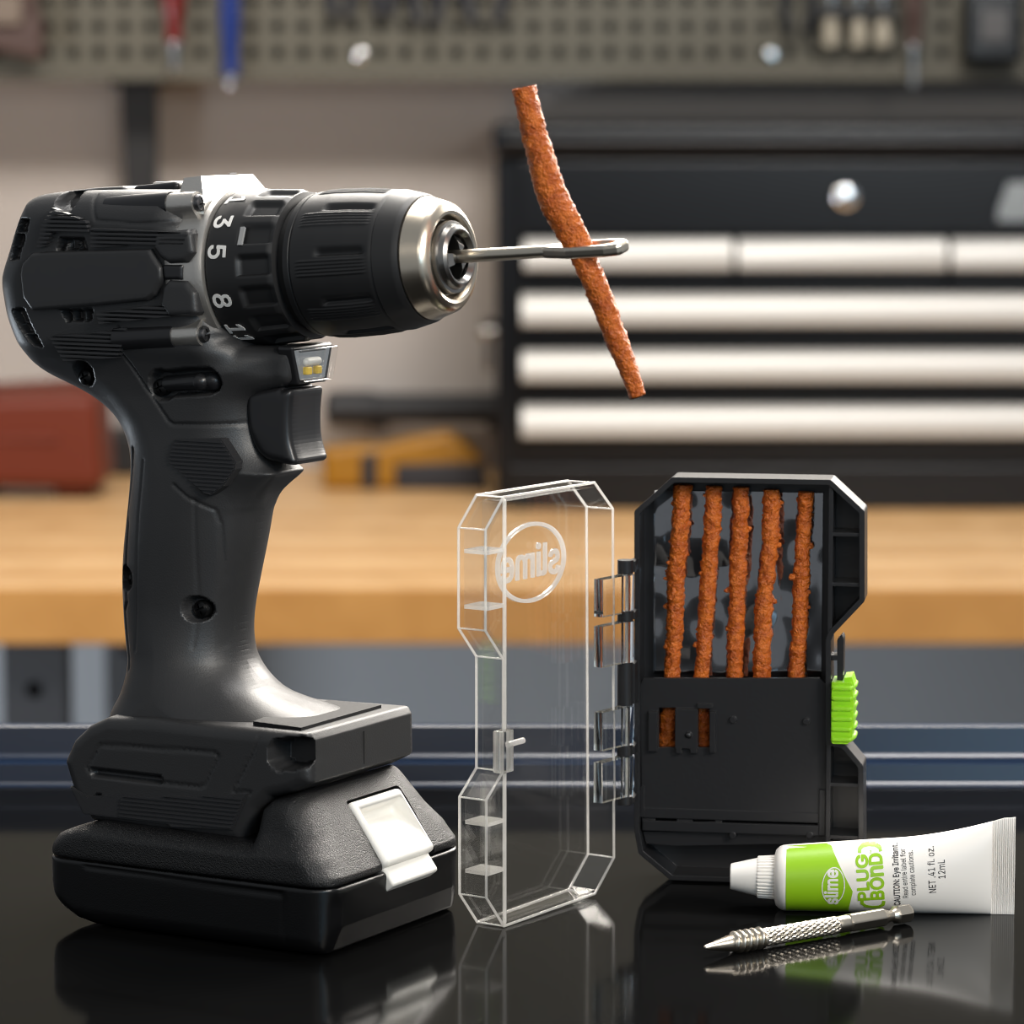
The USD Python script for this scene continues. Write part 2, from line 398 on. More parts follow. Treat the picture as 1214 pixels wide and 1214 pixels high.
for x in (PX0 + 0.02, 0.0, PX1 - 0.02):
    part(peg, 'standoff', bx(x - 0.02, x + 0.02, YP + 0.039, YW - .001, pz + 0.1, zt), 'post_black')
for px, py in ((428, 65), (915, 65)):
    c = on_y(px, py, YP)
    part(peg, 'screw', tf(screw_head(0.0075), frame_to(c - [0, 0.001, 0], (0, -1, 0))), 'chrome', 30, label='shiny screw head')
def hang(px, py): return on_y(px, py, YP - 0.018)
def along_z(prof, n=32):       # lathe standing upright: profile of (z, r)
    return tf(lathe(prof, n), rotm(-90, (0, 1, 0)))
def peg_hook(parent, x, z):
    part(parent, 'hook', tf(lathe([(0, .002), (0.03, .002)], 12), frame_to((x, YP - 0.026, z), (0, 1, 0))), 'chrome', 30)
def screwdriver(name, label, c_top, z_low_handle, z_tip, mat, hr=0.0115, tip=True):
    t = thing(name, label, 'screwdriver')
    x, y, z0 = c_top
    hl = z0 - z_low_handle
    pr = [(z_low_handle, .006), (z_low_handle + .004, .009), (z_low_handle + hl * .2, .008), (z_low_handle + hl * .45, hr), (z_low_handle + hl * .9, hr), (z0, hr * .7), (z0 + .002, .002)]
    part(t, 'handle', tf(along_z(dense([(a, b) for a, b in pr], .004), 40), trans((x, y, 0))), mat, 40)
    part(t, 'shaft', tf(along_z([(z_tip, .0015), (z_tip + .004, .0035), (z_low_handle + .002, .0035)], 24), trans((x, y, 0))), 'chrome', 40, label='chrome shaft')
    part(t, 'collar', tf(along_z([(z_low_handle - .006, .0065), (z_low_handle, .0075), (z_low_handle + .002, .0065)], 24), trans((x, y, 0))), 'chrome', 40, label='chrome collar')
    peg_hook(t, x, z0 - .012)
    return t
a = hang(206, 0); screwdriver('screwdriver', 'red-handled screwdriver hanging on the pegboard, left of the blue one', (a[0], a[1], a[2] + .05), hang(206, 52)[2], hang(206, 86)[2], 'red_plastic', .0125)
a = hang(273, 0); screwdriver('screwdriver', 'blue-handled screwdriver hanging on the pegboard, right of the red one', (a[0], a[1], a[2] + .05), hang(273, 92)[2], hang(273, 106)[2], 'blue_plastic', .0105)
def pliers(name, label, px, py, spread, mat, cat='pliers'):
    t = thing(name, label, cat)
    a = hang(px, py); x, y, z = a
    for sgn in (-1, 1):
        pts = [(0, .10), (.006 * sgn, .085), (spread * sgn, .05), (spread * 1.1 * sgn, .02), (spread * .7 * sgn, 0)]
        m = Manifold.batch_boolean([Manifold.batch_hull([Manifold.sphere(.0055, 14).translate([x + p[0], y, z + p[1]]), Manifold.sphere(.0055, 14).translate([x + q[0], y, z + q[1]])]) for p, q in zip(pts[:-1], pts[1:])], m3.OpType.Add)
        part(t, 'handle', m, mat, 40)
    part(t, 'joint', rhull([(x, y, z + .10), (x, y, z + .125)], .009), 'chrome', 40)
    peg_hook(t, x, z + .085)
    return t
pliers('pliers', 'black-handled pliers on the pegboard, first of the row right of the blue screwdriver', 405, 16, .010, 'grip_black')
pliers('pliers', 'black-handled pliers on the pegboard, second of the row right of the blue screwdriver', 456, 14, .008, 'grip_black')
pliers('pliers', 'black-handled pliers on the pegboard with handles close together, third of the row', 507, 24, .012, 'grip_black')
pliers('pliers', 'wide black-handled pliers on the pegboard, above the plug threaded in the needle', 575, 22, .017, 'grip_black')
pliers('clamp', 'dark spring clamp hanging low on the pegboard above the tool chest', 946, 36, .013, 'post_black', 'clamp')
for i, px in enumerate((985, 1018, 1046)):
    t = thing('bit_driver', ['leftmost', 'middle', 'rightmost'][i] + ' of three small drivers with pale ends in a rack on the pegboard', 'screwdriver', group='pale-ended drivers')
    a = hang(px, 58)
    part(t, 'handle', tf(along_z(dense([(a[2], .004), (a[2] + .003, .0075), (a[2] + .028 - .006 * i, .0085), (a[2] + .034, .005)], .003), 28), trans((a[0], a[1], 0))), 'cream_plastic', 40)
    part(t, 'shaft', tf(along_z([(a[2] + .03, .0025), (a[2] + .10, .0025)], 16), trans((a[0], a[1], 0))), 'chrome', 40)
t = thing('tool_rack', 'black rack bar holding the three pale-ended drivers', 'rack')
a, b = hang(968, 18), hang(1062, 6)
part(t, 'bar', bx(a[0], b[0], YP - .032, YP - .0005, a[2], b[2]) - Manifold.compose([Manifold.cylinder(.1, .0035, .0035, 16).translate([hang(p, 58)[0], YP - .018, a[2] - .03]) for p in (985, 1018, 1046)]), 'post_black')
a = hang(1084, 0); screwdriver('screwdriver', 'long dark red screwdriver with a bright tip, right of the three small drivers', (a[0], a[1], a[2] + .03), hang(1084, 55)[2], hang(1084, 106)[2], 'brown_leather', .010)
t = thing('charger', 'black square tool charger hanging at the upper right on the pegboard', 'charger')
a, b = hang(1140, 74), hang(1208, -12)
part(t, 'body', rbox(a[0], b[0], YP - .05, YP - .001, a[2], b[2], .006), 'chest_black', 30)
part(t, 'face_plate', rbox(a[0] + .014, b[0] - .014, YP - .053, YP - .048, a[2] + .02, b[2] - .02, .0015), 'charger_grey', 30, label='grey face plate')
t = thing('tool_holster', 'dark brown leather holster hanging at the far left of the pegboard', 'holster')
a, b = hang(-14, 62), hang(44, -6)
part(t, 'pouch', rhull([(a[0], YP - .03, a[2] + .012), (b[0], YP - .03, a[2]), (a[0], YP - .012, b[2]), (b[0] - .01, YP - .012, b[2]), (b[0], YP - .03, b[2] - .03)], .008), 'brown_leather', 30)
part(t, 'flap', rbox(a[0], b[0] - .012, YP - .046, YP - .038, b[2] - .03, b[2], .003), 'pouch_tan', 30, label='pale flap')

# black post that carries the pegboard, standing on the bench
t = thing('support_post', 'black slanting steel post between pegboard and bench, behind the drill', 'post')
y0 = YW - 0.045
a, b = on_y(168, 92, y0), on_y(188, 60, y0)
tA, tB = on_y(143, 80, y0), on_y(186, 80, y0)
bA, bB = on_y(163, 520, y0), on_y(188, 520, y0)
part(t, 'upright', hullp([(p[0], y0 + d, p[2]) for p in (tA, tB) for d in (-.012, .012)] + [(p[0], y0 + d, zb + .02) for p in (bA, bB) for d in (-.012, .012)]), 'post_black')
fa = on_y(112, 570, y0); fb = on_y(205, 570, y0)
part(t, 'foot', rbox(fa[0], fb[0], y0 - .04, y0 + .03, zb, zb + .045, .005), 'post_black', 30)
part(t, 'head_plate', bx(tA[0] - .01, tB[0] + .005, y0 - .015, y0 + .015, tA[2] - .02, pz + .095), 'post_black')

# ---------------------------------------------------------------- the tool chest
c0 = on_z(800, 604, zb); YC = c0[1]
CX0 = on_y(588, 400, YC)[0]; CX1 = CX0 + 0.97; YCB = min(YW - .02, YC + .36)
zof = lambda py: on_y(900, py, YC)[2]
xof = lambda px: on_y(px, 400, YC)[0]
ch = thing('tool_chest', 'black tool chest with long bright aluminium drawer pulls standing on the workbench', 'tool chest')
part(ch, 'cabinet', rbox(CX0, CX1, YC + .012, YCB, zb, zof(186), .004), 'chest_black', 30)
part(ch, 'lid', rbox(CX0 - .003, CX1 + .003, YC - .004, YCB, zof(184), zof(146), .007), 'chest_black', 30)
part(ch, 'lid_lip', tf(lathe([(0, .004), (CX1 - CX0 - .02, .004)], 20), trans((CX0 + .01, YC - .004, zof(168)))), 'chest_black', 30)
part(ch, 'front_panel', rbox(CX0 + .022, CX1 - .02, YC, YC + .02, zof(278), zof(190), .003), 'chest_black', 30)
part(ch, 'base', rbox(CX0 + .012, CX1 - .012, YC - .002, YC + .02, zb, zof(552), .003), 'chest_black', 30)
rows = [(283, 320, 342, (620, 872, 1124, 1376)), (348, 386, 409, (617, 1690)), (415, 452, 475, (617, 1690)), (480, 518, 548, (617, 1690))]
for top, bot, low, xs in rows:
    for xa, xb in zip(xs[:-1], xs[1:]):
        x0, x1 = xof(xa), min(xof(xb) - .003, CX1 - .022)
        dr = part(ch, 'drawer', rbox(x0, x1, YC, YC + .02, zof(low), zof(top - 2), .002), 'chest_black', 30)
        hz = (zof(top) - zof(bot)); zc = zof(bot)
        prof = Polygon([(-.002, .15 * hz), (-.011, 0), (-.015, .06 * hz), (-.0165, .35 * hz), (-.014, .75 * hz), (-.007, hz), (-.002, hz)])
        pu = Manifold.extrude(cross(prof), x1 - x0 - .002).transform(np.array([[0, 0, 1, x0 + .001], [1, 0, 0, YC], [0, 1, 0, zc]], float))
        part(dr, 'pull', pu, 'pull_aluminium', 50, label='bright aluminium pull')
lk = part(ch, 'lock', tf(lathe(dense([(0, .011), (.004, .0115), (.006, .009), (.0065, .001)], .002), 32), frame_to((xof(1001), YC, zof(233)), (0, -1, 0))), 'chrome', 40, label='round chrome lock')
bg = [(1192, 216), (1236, 216), (1228, 262), (1180, 262), (1180, 250)]
part(ch, 'badge', ext(Polygon([(xof(p[0]), zof(p[1])) for p in bg]), YC - .004, YC + .001), 'jaw_steel', label='slanted grey metal badge')
hx = CX0 - .012
hd = part(ch, 'side_handle', Manifold.batch_boolean([rhull([(hx, YC + .05, zof(398)), (hx, YC + .16, zof(398))], .005), rhull([(hx, YC + .05, zof(398)), (CX0 + .002, YC + .05, zof(398))], .006), rhull([(hx, YC + .16, zof(398)), (CX0 + .002, YC + .16, zof(398))], .006), rhull([(hx + .004, YC + .05, zof(400)), (hx + .004, YC + .05, zof(440))], .004)], m3.OpType.Add), 'jaw_steel', 40, label='steel side handle')

# ---------------------------------------------------------------- things lying on the bench
t = thing('tool_case', 'orange-red plastic case standing on the bench at the left edge', 'case')
c = on_z(50, 592, zb); yq = c[1]
q = lambda px, py: on_y(px, py, yq)
x0, x1 = q(-60, 500)[0], q(107, 500)[0]
z0, z1 = zb + .006, q(50, 456)[2]
part(t, 'body', rhull([(x0, yq, z0 + .02), (x1, yq + .004, z0 + .016), (x1 - .004, yq, z1 - .02), (x0, yq, z1 - .024), (x0, yq + .1, z0 + .02), (x1, yq + .1, z0 + .016), (x1 - .004, yq + .1, z1 - .012), (x0, yq + .1, z1 - .02)], .012), 'orange_plastic', 30)
for xx in (x0 + .02, x1 - .02, ):
    part(t, 'foot', rbox(xx - .016, xx + .016, yq + .01, yq + .09, zb, zb + .022, .004), 'orange_plastic', 30)
part(t, 'side_rib', rbox(x0 + .02, x1 - .03, yq - .014, yq - .006, z0 + .05, z0 + .056, .002), 'orange_plastic', 30)

t = thing('utility_plane', 'yellow and black hand tool lying on the bench between the drill and the tool chest', 'hand tool')
c = on_z(480, 580, zb); yq = c[1]
q = lambda px, py: (on_y(px, py, yq)[0], on_y(px, py, yq)[2])
body = Polygon([q(384, 532), q(420, 528), q(450, 530), (q(480, 522)), q(530, 513), q(548, 524), q(572, 546), q(576, 576), q(386, 576)]).buffer(.006).buffer(-.004)
part(t, 'body', inflate(body, .022, .008, step=.003, bound=.003).apply_translation((0, yq + .02, zb - body.bounds[1])), 'yellow_plastic', 40)
dz = zb - body.bounds[1]
part(t, 'grip', inflate(Polygon([q(470, 550), q(572, 548), q(577, 577), q(470, 577)]).buffer(.001), 0.027, .003, step=.003, bound=.003).apply_translation((0, yq + .02, dz + .0005)), 'grip_black', 40, label='black rubber grip')
part(t, 'band', inflate(Polygon([q(428, 540), q(447, 534), q(447, 576), q(428, 576)]), .0265, .003, step=.003, bound=.003).apply_translation((0, yq + .02, dz + .0005)), 'grip_black', 40, label='black band')

t = thing('wall_bar', 'dark grey cylindrical bar held on the wall left of the tool chest', 'bar')
yv = YW - .05
a, b = on_y(384, 484, yv), on_y(640, 486, yv)
part(t, 'tube', tf(lathe(dense([(0, .004), (.002, .015), (.006, .0185), (.05, .0185), (.056, .016), (b[0] - a[0], .016)], .004), 32), frame_to(a, (1, 0, 0))), 'bench_post', 40)
for f_ in (.25, .8):
    x = a[0] + (b[0] - a[0]) * f_
    part(t, 'bracket', rbox(x - .01, x + .01, yv - .005, YW, a[2] - .022, a[2] - .014, .002), 'bench_post', 30)
    part(t, 'bracket', rbox(x - .01, x + .01, yv + .012, YW, a[2] - .012, a[2] + .01, .002), 'bench_post', 30)

# ================================================================ the black table top
tab = thing('tool_cart', 'glossy black steel cart with a mirror-like top that carries the drill and the repair kit', 'table')
YL = on_z(607, 933, 0)[1]
zs = lambda py: on_y(607, py, YL)[2]
part(tab, 'top', bx(-0.55, 0.55, 0.45, YL, -0.03, 0.0), 'table_black')
za_, zb_l, zc_l = zs(907), zs(902), zs(868)
lip = [(YL - .0005, 0.0), (YL + .0005, .0002)]
lip += [(YL + .0018, .0012), (YL + .0018 + .21 * (za_ - .0012), za_ - .0004), (YL + .0075, za_ + .0004), (YL + .0085, zb_l), (YL + .0095, zb_l + .0006), (YL + .0100 + .14 * (zc_l - zb_l), zc_l - .0005), (YL + .0150, zc_l + .0001), (YL + .0165, zc_l - .0004), (YL + .024, -.03), (YL - .0005, -.03)]
lip = Polygon(lip)
part(tab, 'back_lip', Manifold.extrude(cross(lip), 1.1).transform(np.array([[0, 0, 1, -.55], [1, 0, 0, 0], [0, 1, 0, 0]], float)), 'lip_blue_reflect', 35, label='raised stepped lip along the back edge')
part(tab, 'cabinet', bx(-0.53, 0.53, 0.48, YL + .02, FLOOR + .1, -0.03), 'chest_black')
for x in (-.48, .48):
    for y in (.53, YL - .03):
        part(tab, 'caster', tf(lathe(dense([(-.015, .03), (-.013, .05), (.013, .05), (.015, .03)], .006), 32), trans((x, y, FLOOR + .05)) @ np.eye(4)), 'grip_black', 40)
        part(tab, 'caster_fork', bx(x - .02, x + .02, y - .02, y + .02, FLOOR + .095, FLOOR + .11), 'chrome')
# ================================================================ the cordless drill
DEG = -30.0
_f = Frame((0, 0, 0), DEG)
BW = 0.033                                             # battery half-width
_c = on_z(385, 1117, 0.001)
DF = Frame(_c + _f.y * (BW - .0120), DEG); DF.o[2] = 0.0   # origin: front bottom of the battery, mid-plane
drill = thing('cordless_drill', 'black cordless drill standing on its battery, with numbered clutch ring and white battery button', 'drill', DF)
def dp(L, yl): return DF.pts(L, yl)

# --- motor housing, neck and handle: one shell
def sil(L):                                            # (px, py, shift in mm) -> outline on the mid-plane
    out = []
    for px, py, s in L:
        x, z = DF.pl(px, py, 0.0); out.append((x + s / 1000.0, z))
    return out
OUT = sil([(262, 224, 0), (215, 223.5, 0), (150, 223.5, 1), (92, 226, 2), (64, 232, 3.5), (46, 243, 6.6), (31, 264, 8.4), (19, 294, 9.4), (9, 318, 9.9), (7.5, 332, 10), (9, 346, 9.9),
           (16, 370, 8.6), (27, 396, 7.4), (45, 424, 5.2), (64, 440, 3.8), (86, 450, 2.6), (106, 460, 2.2), (125, 472, 2.1), (140, 486, 2.1), (150, 501, 2.1), (157, 519, 2.1), (160.5, 540, 2.1), (160, 566, 2.1),
           (156, 606, 2.1), (151.5, 646, 2.1), (150, 686, 2.1), (152, 726, 2.1), (156, 760, 2.2), (160, 785, 2.6), (155, 808, 3.5), (146, 824, 4.5), (143, 836, 5.0), (146, 850, 5.2), (150, 890, 5),
           (400, 910, 0), (400, 850, 0), (375, 837, -1.5), (350, 828, -2.5), (328, 817, -3.2), (312, 801, -3), (301, 780, -2.5), (297, 757, -2.2), (299, 727, -2.2), (308, 680, -2.2), (316, 640, -2.2), (321.5, 606, -2.2),
           (327, 588, -2.0), (337, 576, -2), (348, 568, -2.6), (356, 562, -3.2), (353, 558, -2.6), (342, 555, -.5), (324, 547, 2.4), (311, 528, 3.4), (304, 500, 3.6), (302, 478, 3.6), (307, 469, 3.2), (325, 463, 1), (368, 456, -2.6), (377, 450, -3), (379, 440, -3), (382, 420, -3), (383, 411, -3), (340, 409, 0), (302, 406, 0)])
OUT = smoothline(OUT, 2)
opoly = Polygon(OUT).buffer(0)
opoly = opoly.buffer(-0.0006).buffer(0.0012).buffer(-0.0006)
zp = lambda py: DF.pl(200, py, 0)[1]
_zk = np.array([zp(p) for p in (900, 858, 812, 765, 705, 620, 560, 500, 470, 445, 425, 405, 300, 200)])
_bk = np.array([.0236, .0230, .0206, .0173, .0156, .0158, .0156, .0150, .0152, .0160, .0172, .0190, .0205, .0205])
_rk = np.array([.014, .015, .0175, .0178, .0166, .0165, .016, .014, .012, .011, .010, .0095, .0085, .0085])
from scipy.interpolate import PchipInterpolator
_x0t, _x1t = DF.pl(286, 480, 0)[0], DF.pl(350, 440, 0)[0]
_bp, _rp = PchipInterpolator(_zk, _bk), PchipInterpolator(_zk, _rk)
def hb(x, z):
    b = _bp(np.clip(z, _zk[0], _zk[-1]))
    w = np.clip((x - _x0t) / (_x1t - _x0t), 0, 1); w = w * w * (3 - 2 * w)
    m = np.clip((z - zp(592)) / (zp(575) - zp(592)), 0, 1) * np.clip((zp(385) - z) / (zp(385) - zp(392)), 0, 1)
    return b * (1 - w * m) + .0094 * w * m
def hr_(x, z):
    r = _rp(np.clip(z, _zk[0], _zk[-1]))
    w = np.clip((x - _x0t) / (_x1t - _x0t), 0, 1); w = w * w * (3 - 2 * w)
    m = np.clip((z - zp(600)) / (zp(575) - zp(600)), 0, 1) * np.clip((zp(385) - z) / (zp(385) - zp(400)), 0, 1)
    return r * (1 - w * m) + .0036 * w * m
YH, YG = -0.0205, -0.0155                              # side planes of the head and of the handle
def lsd(L, yl): return LineString(dp(L, yl))
armor = Polygon(dp([(24, 312), (48, 264), (60, 236), (88, 234), (104, 264), (215, 273), (230, 273), (235, 298), (226, 313), (226, 332), (238, 346), (239, 373), (215, 376), (118, 386), (110, 393), (80, 389), (50, 376), (28, 352)], YH)).buffer(-.0006).buffer(.0006)
label_poly = Polygon(dp([(28, 325), (30, 312), (42, 299), (60, 297), (182, 294), (196, 317), (197, 331), (188, 350), (179, 357), (120, 363), (42, 369), (31, 353)], YH))
pockets = [(Polygon(dp(L, YH)), d) for L, d in (
    ([(64, 297), (72, 281), (100, 280), (104, 297)], .0012), ([(66, 367), (108, 366), (102, 381), (80, 384)], .0012),
    ([(68, 296), (72, 284), (78, 284), (74, 296)], .003), ([(79, 296), (79, 284), (87, 284), (89, 296)], .003), ([(92, 296), (89, 284), (98, 284), (102, 296)], .003),
    ([(72, 369), (81, 369), (81, 379), (78, 380)], .003), ([(85, 369), (95, 369), (95, 379), (85, 379)], .003), ([(99, 369), (107, 369), (106, 378), (99, 379)], .003))]
pockets += [(Polygon(dp(L, -.0165)), .003) for L in (
    [(31, 261), (44, 261), (42, 273), (27, 274)], [(27, 278), (40, 278), (38, 290), (24, 291)], [(23, 294), (35, 294), (33, 305), (22, 306)],
    [(25, 368), (37, 366), (42, 379), (30, 381)], [(31, 383), (43, 382), (48, 394), (37, 393)], [(39, 397), (50, 397), (55, 409), (47, 407)])]
pockets += [(Polygon(dp([(195, 441), (200, 443), (222, 440), (250, 439), (255, 445), (256, 454), (253, 461), (245, 465), (220, 466), (204, 467), (196, 471), (188, 471), (182, 466), (180, 457), (182, 448), (188, 442)], YG)).buffer(.0001), .0032)]
rounds = [(DF.pl(72, 238, YH), .0030, .005), (DF.pl(97, 443, -.017), .0028, .0045), (DF.pl(233, 722, -.0124), .0030, .0034), (DF.pl(159, 684, -.009), .0030, .003)]
grooves = [(lsd([(148, 388), (144, 412), (170, 462), (194, 500), (200, 504), (270, 505), (279, 511), (284, 532), (298, 556), (312, 571)], YG - .0015), .0005, .0004),
           (lsd([(170, 530), (163, 575), (157.5, 606), (162, 620), (161, 668)], -.008), .0008, .0005), (lsd([(159, 700), (160, 712), (155, 722), (160, 756), (166, 790)], -.009), .0008, .0005),
           (lsd([(176, 545), (170, 610), (168, 700), (168, 770)], -.0125), .0003, .0004),
           (lsd([(206, 575), (222, 590), (247, 606), (250, 625), (247, 700), (243, 772)], YG), .0004, .0004), (lsd([(229, 592), (227, 700), (222, 770)], YG), .0002, .0004),
           (lsd([(103, 232), (113, 262), (160, 266), (228, 262)], YH), .0004, .0005)]
ridges = [(lsd([(26, 330), (29, 309), (42, 296), (54, 296), (62, 282), (66, 277), (102, 277), (107, 295), (184, 292)], YH), .0005, .0006), (lsd([(44, 371), (58, 371), (72, 386), (104, 385), (113, 366), (182, 358)], YH), .0005, .0006)]
def hrel(x, z, d):
    P = shapely.points(x, z); out = np.zeros(len(x))
    sm = lambda t: np.clip(t, 0, 1) ** 2 * (3 - 2 * np.clip(t, 0, 1))
    sd = shapely.distance(P, armor); out -= .0010 * sm(1 - sd / .0006) * (d > .0015)
    for g, dep, w in grooves: out += dep * np.exp(-(shapely.distance(P, g) / w) ** 2)
    for g, dep, w in ridges: out -= dep * np.exp(-(shapely.distance(P, g) / w) ** 2)
    for g, dep in pockets: out = np.maximum(out, dep * sm(1 - shapely.distance(P, g) / (.0009 if dep > .0031 else .00045)) + np.minimum(out, 0)) if dep > .002 else out + dep * sm(1 - shapely.distance(P, g) / .0004)
    for c, r, dep in rounds: out = np.maximum(out, dep * sm((r + .0004 - np.hypot(x - c[0], z - c[1])) / .0007))
    # the guard lip that runs round behind the trigger
    return out
part(drill, 'housing', inflate(opoly, hb, hr_, step=.00042, bound=.0006, relief=hrel), 'housing_plastic', True)
lab = inflate(label_poly.buffer(-.0002), .0017, .0010, step=.002, bound=.001, rings=(0, .0002, .0005, .001), flat_back=.0004)
part(drill, 'label_panel', lab.apply_translation((0, YH - .0004, 0)), 'label_black', 40, label='smooth blank oval label panel')
# ribbed zones of the head and the handle
for L, yl in (([(52, 262), (62, 246), (84, 255), (102, 262), (106, 276), (62, 276), (54, 292), (44, 293)], YH - .0014),
              ([(108, 270), (224, 276), (218, 290), (186, 290), (108, 293)], YH - .0014),
              ([(115, 371), (188, 361), (226, 362), (230, 372), (212, 374), (118, 384)], YH - .0010),
              ([(58, 398), (100, 396), (150, 388), (148, 400), (140, 424), (76, 428)], YH + .0004)):
    part(drill, 'grip_ribs', ribs(Polygon(dp(L, yl)), .00105, .00055, yl - .0004, yl + .0016, 0.0), 'overmold_rubber', label='band of fine raised ribs')
dia = Polygon(dp([(209, 521), (262, 521), (279, 548), (278, 556), (264, 576), (250, 586), (243, 584), (202, 548), (202, 540)], YG))
part(drill, 'grip_patch', cat(ext(dia.buffer(.0002), YG - .0001, YG + .003), ribs(dia, .00100, .00050, YG - .0006, YG + .002)), 'overmold_rubber', label='ribbed diamond-shaped thumb patch')

# --- the turning axis
A0 = np.array(DF.pl(330, 316.5, 0)); A1 = np.array(DF.pl(538, 304.5, 0))
_d = (A1 - A0) / np.linalg.norm(A1 - A0)
TILT = math.atan2(_d[1], _d[0])
TA = np.eye(4); TA[:3, 0] = [_d[0], 0, _d[1]]; TA[:3, 1] = [0, 1, 0]; TA[:3, 2] = [-_d[1], 0, _d[0]]; TA[:3, 3] = [A0[0], 0, A0[1]]
def sx(px):                       # length along the axis of the ring whose centre lies at px
    py = 316.5 + (304.5 - 316.5) * (px - 330) / 208
    x, z = DF.pl(px, py, 0); return (x - A0[0]) / _d[0]
def rr(rpx, px):                  # radius of that ring
    s = sx(px); w = DF.world((A0[0] + _d[0] * s, 0, A0[1] + _d[1] * s)); return rpx / scale_at(w)
def ax(mesh): return tf(mesh, TA)
def axp(px, r, phi):              # point in the drill's frame: at ring px, radius r (m), angle phi (deg, from the near side up)
    a = math.radians(phi); p = TA @ np.array([sx(px), -r * math.cos(a), r * math.sin(a), 1]); return p[:3]

# --- cast gear case
R0 = rr(93, 288)
gc = to_man(lathe(dense([(sx(252), R0 * .8), (sx(252), R0 + .0010), (sx(262), R0 + .0014), (sx(290), R0 + .0013), (sx(294), R0 + .0008), (sx(295), R0 * .97), (sx(295), R0 * .8)], .001), 128, closed=True))
hump = hullp([(sx(a), s_ * y, rr(r, 280)) for s_ in (-1, 1) for a, y, r in ((277, .0115, 112), (289, .0155, 82), (289, .0155, 60), (257, .0115, 111), (256, .015, 82), (256, .015, 60))])
_unused = ([(a, y, r) for a, y, r in ((236, .0135, 88), (236, -.0135, 88), (240, -.0105, 113), (240, .0105, 113), (296, -.0095, 112), (296, .0095, 112), (318, -.012, 95), (318, .012, 95), (236, .015, 70), (236, -.015, 70), (318, .0125, 84), (318, -.0125, 84))])
bosses = []
BOSS = []
for phi in (47, -41, 133, -139):
    rb = rr(110, 270); a = math.radians(phi); y, z = -rb * math.cos(a), rb * math.sin(a)
    b0, b1 = sx(252), sx(283)
    c = Manifold.cylinder(b1 - b0, rr(13.5, 270), rr(13.5, 270), 40).rotate([0, 90, 0]).translate([b0, y, z])
    c2 = Manifold.cylinder(b1 - b0, rr(13.5, 270), rr(13.5, 270), 40).rotate([0, 90, 0]).translate([b0, y * .8, z * .8])
    bosses.append(Manifold.batch_hull([c, c2])); BOSS.append((phi, y, z, b1))
core = Manifold.cylinder(.2, R0 * .86, R0 * .86, 96).rotate([0, 90, 0]).translate([sx(200), 0, 0])
gear = Manifold.batch_boolean([gc, hump, *bosses], m3.OpType.Add) - core
gp = part(drill, 'gear_case', ax(gear), 'cast_aluminium', 32, label='silver cast gear case with screw bosses')
arrow = Polygon([(-.0013, .0013), (.0012, .0013), (.0012, -.0016)])
ar = Manifold.extrude(cross(arrow), .0003)
part(gp, 'pointer_mark', ax(tf(ar, trans((sx(288), -.003, rr(112.4, 280))))), 'print_grey', label='small grey pointer triangle')
for phi, y, z, b1 in BOSS[:2]:
    part(gp, 'screw', ax(tf(screw_head(rr(10, 270)), trans((b1 + .0006, y, z)) @ rotm(18, (1, 0, 0)))), 'dark_screw', 35, label='dark cross-head screw')
for (phi, y, z, b1), x0 in zip(BOSS[:2], (180, 184)):
    c = Manifold.cylinder(sx(253) - sx(x0), rr(15, 240), rr(15, 240), 40).rotate([0, 90, 0]).translate([sx(x0), y, z])
    c2 = Manifold.cylinder(sx(253) - sx(x0) - .002, rr(15, 240), rr(15, 240), 40).rotate([0, 90, 0]).translate([sx(x0) + .001, y * .75, z * .75])
    part(drill, 'boss_sleeve', ax(Manifold.batch_hull([c, c2])), 'smooth_black', 30)

# --- dark guards of the housing that grip the gear case
for L in ([(190, 276), (229, 272), (233, 278), (236, 300), (228, 312), (206, 313), (196, 306), (188, 294)], [(199, 340), (206, 332), (227, 333), (238, 347), (240, 371), (236, 375), (206, 376), (196, 362)]):
    gpoly = Polygon(dp([(a - 9, b) for a, b in L], YH - .0022)).buffer(-.0005).buffer(.0005)
    part(drill, 'side_guard', inflate(gpoly, .0026, .0016, step=.0008, bound=.0006, flat_back=.0030).apply_translation((0, YH + .0008, 0)), 'housing_plastic', 40, label='raised dark guard beside the gear case')
mpoly = Polygon(dp([(192, 314), (216, 314), (216, 332), (194, 332)], YH - .0010))
part(drill, 'guard_link', inflate(mpoly, .0024, .0008, step=.0008, bound=.0008, flat_back=.0030).apply_translation((0, YH + .0012, 0)), 'smooth_black', 40)

# --- numbered clutch ring
c_s0, c_s1 = sx(295), sx(372)
Rc0, Rc1 = rr(92.5, 290), rr(90, 370)
def ring_r(S, R, PH):
    t = (S - c_s0) / (c_s1 - c_s0)
    u = (PH * 15 / (2 * np.pi) + 0.32) % 1.0
    sm = lambda a, b, x: np.clip((x - a) / (b - a), 0, 1) ** 2 * (3 - 2 * np.clip((x - a) / (b - a), 0, 1))
    rec = sm(.10, .15, u) * (1 - sm(.60, .85, u)) * sm(.46, .53, t) * (1 - sm(.90, .97, t))
    return R - .0012 * rec * (R > R0 * .9)
cp = [(c_s0 + .0002, R0 * .84), (c_s0 + .0002, Rc0 - .0004), (c_s0 + .0006, Rc0), (c_s0 + (c_s1 - c_s0) * .5, Rc0 - .0002), (c_s1 - .0016, Rc1), (c_s1 - .0004, Rc1 - .0007), (c_s1, Rc1 - .0022), (c_s1, R0 * .70), (c_s0 + .0002, R0 * .70)]
cr = part(drill, 'clutch_ring', ax(lathe(dense(cp, .0005), 360, closed=True, rfun=ring_r)), 'collar_black', 40)
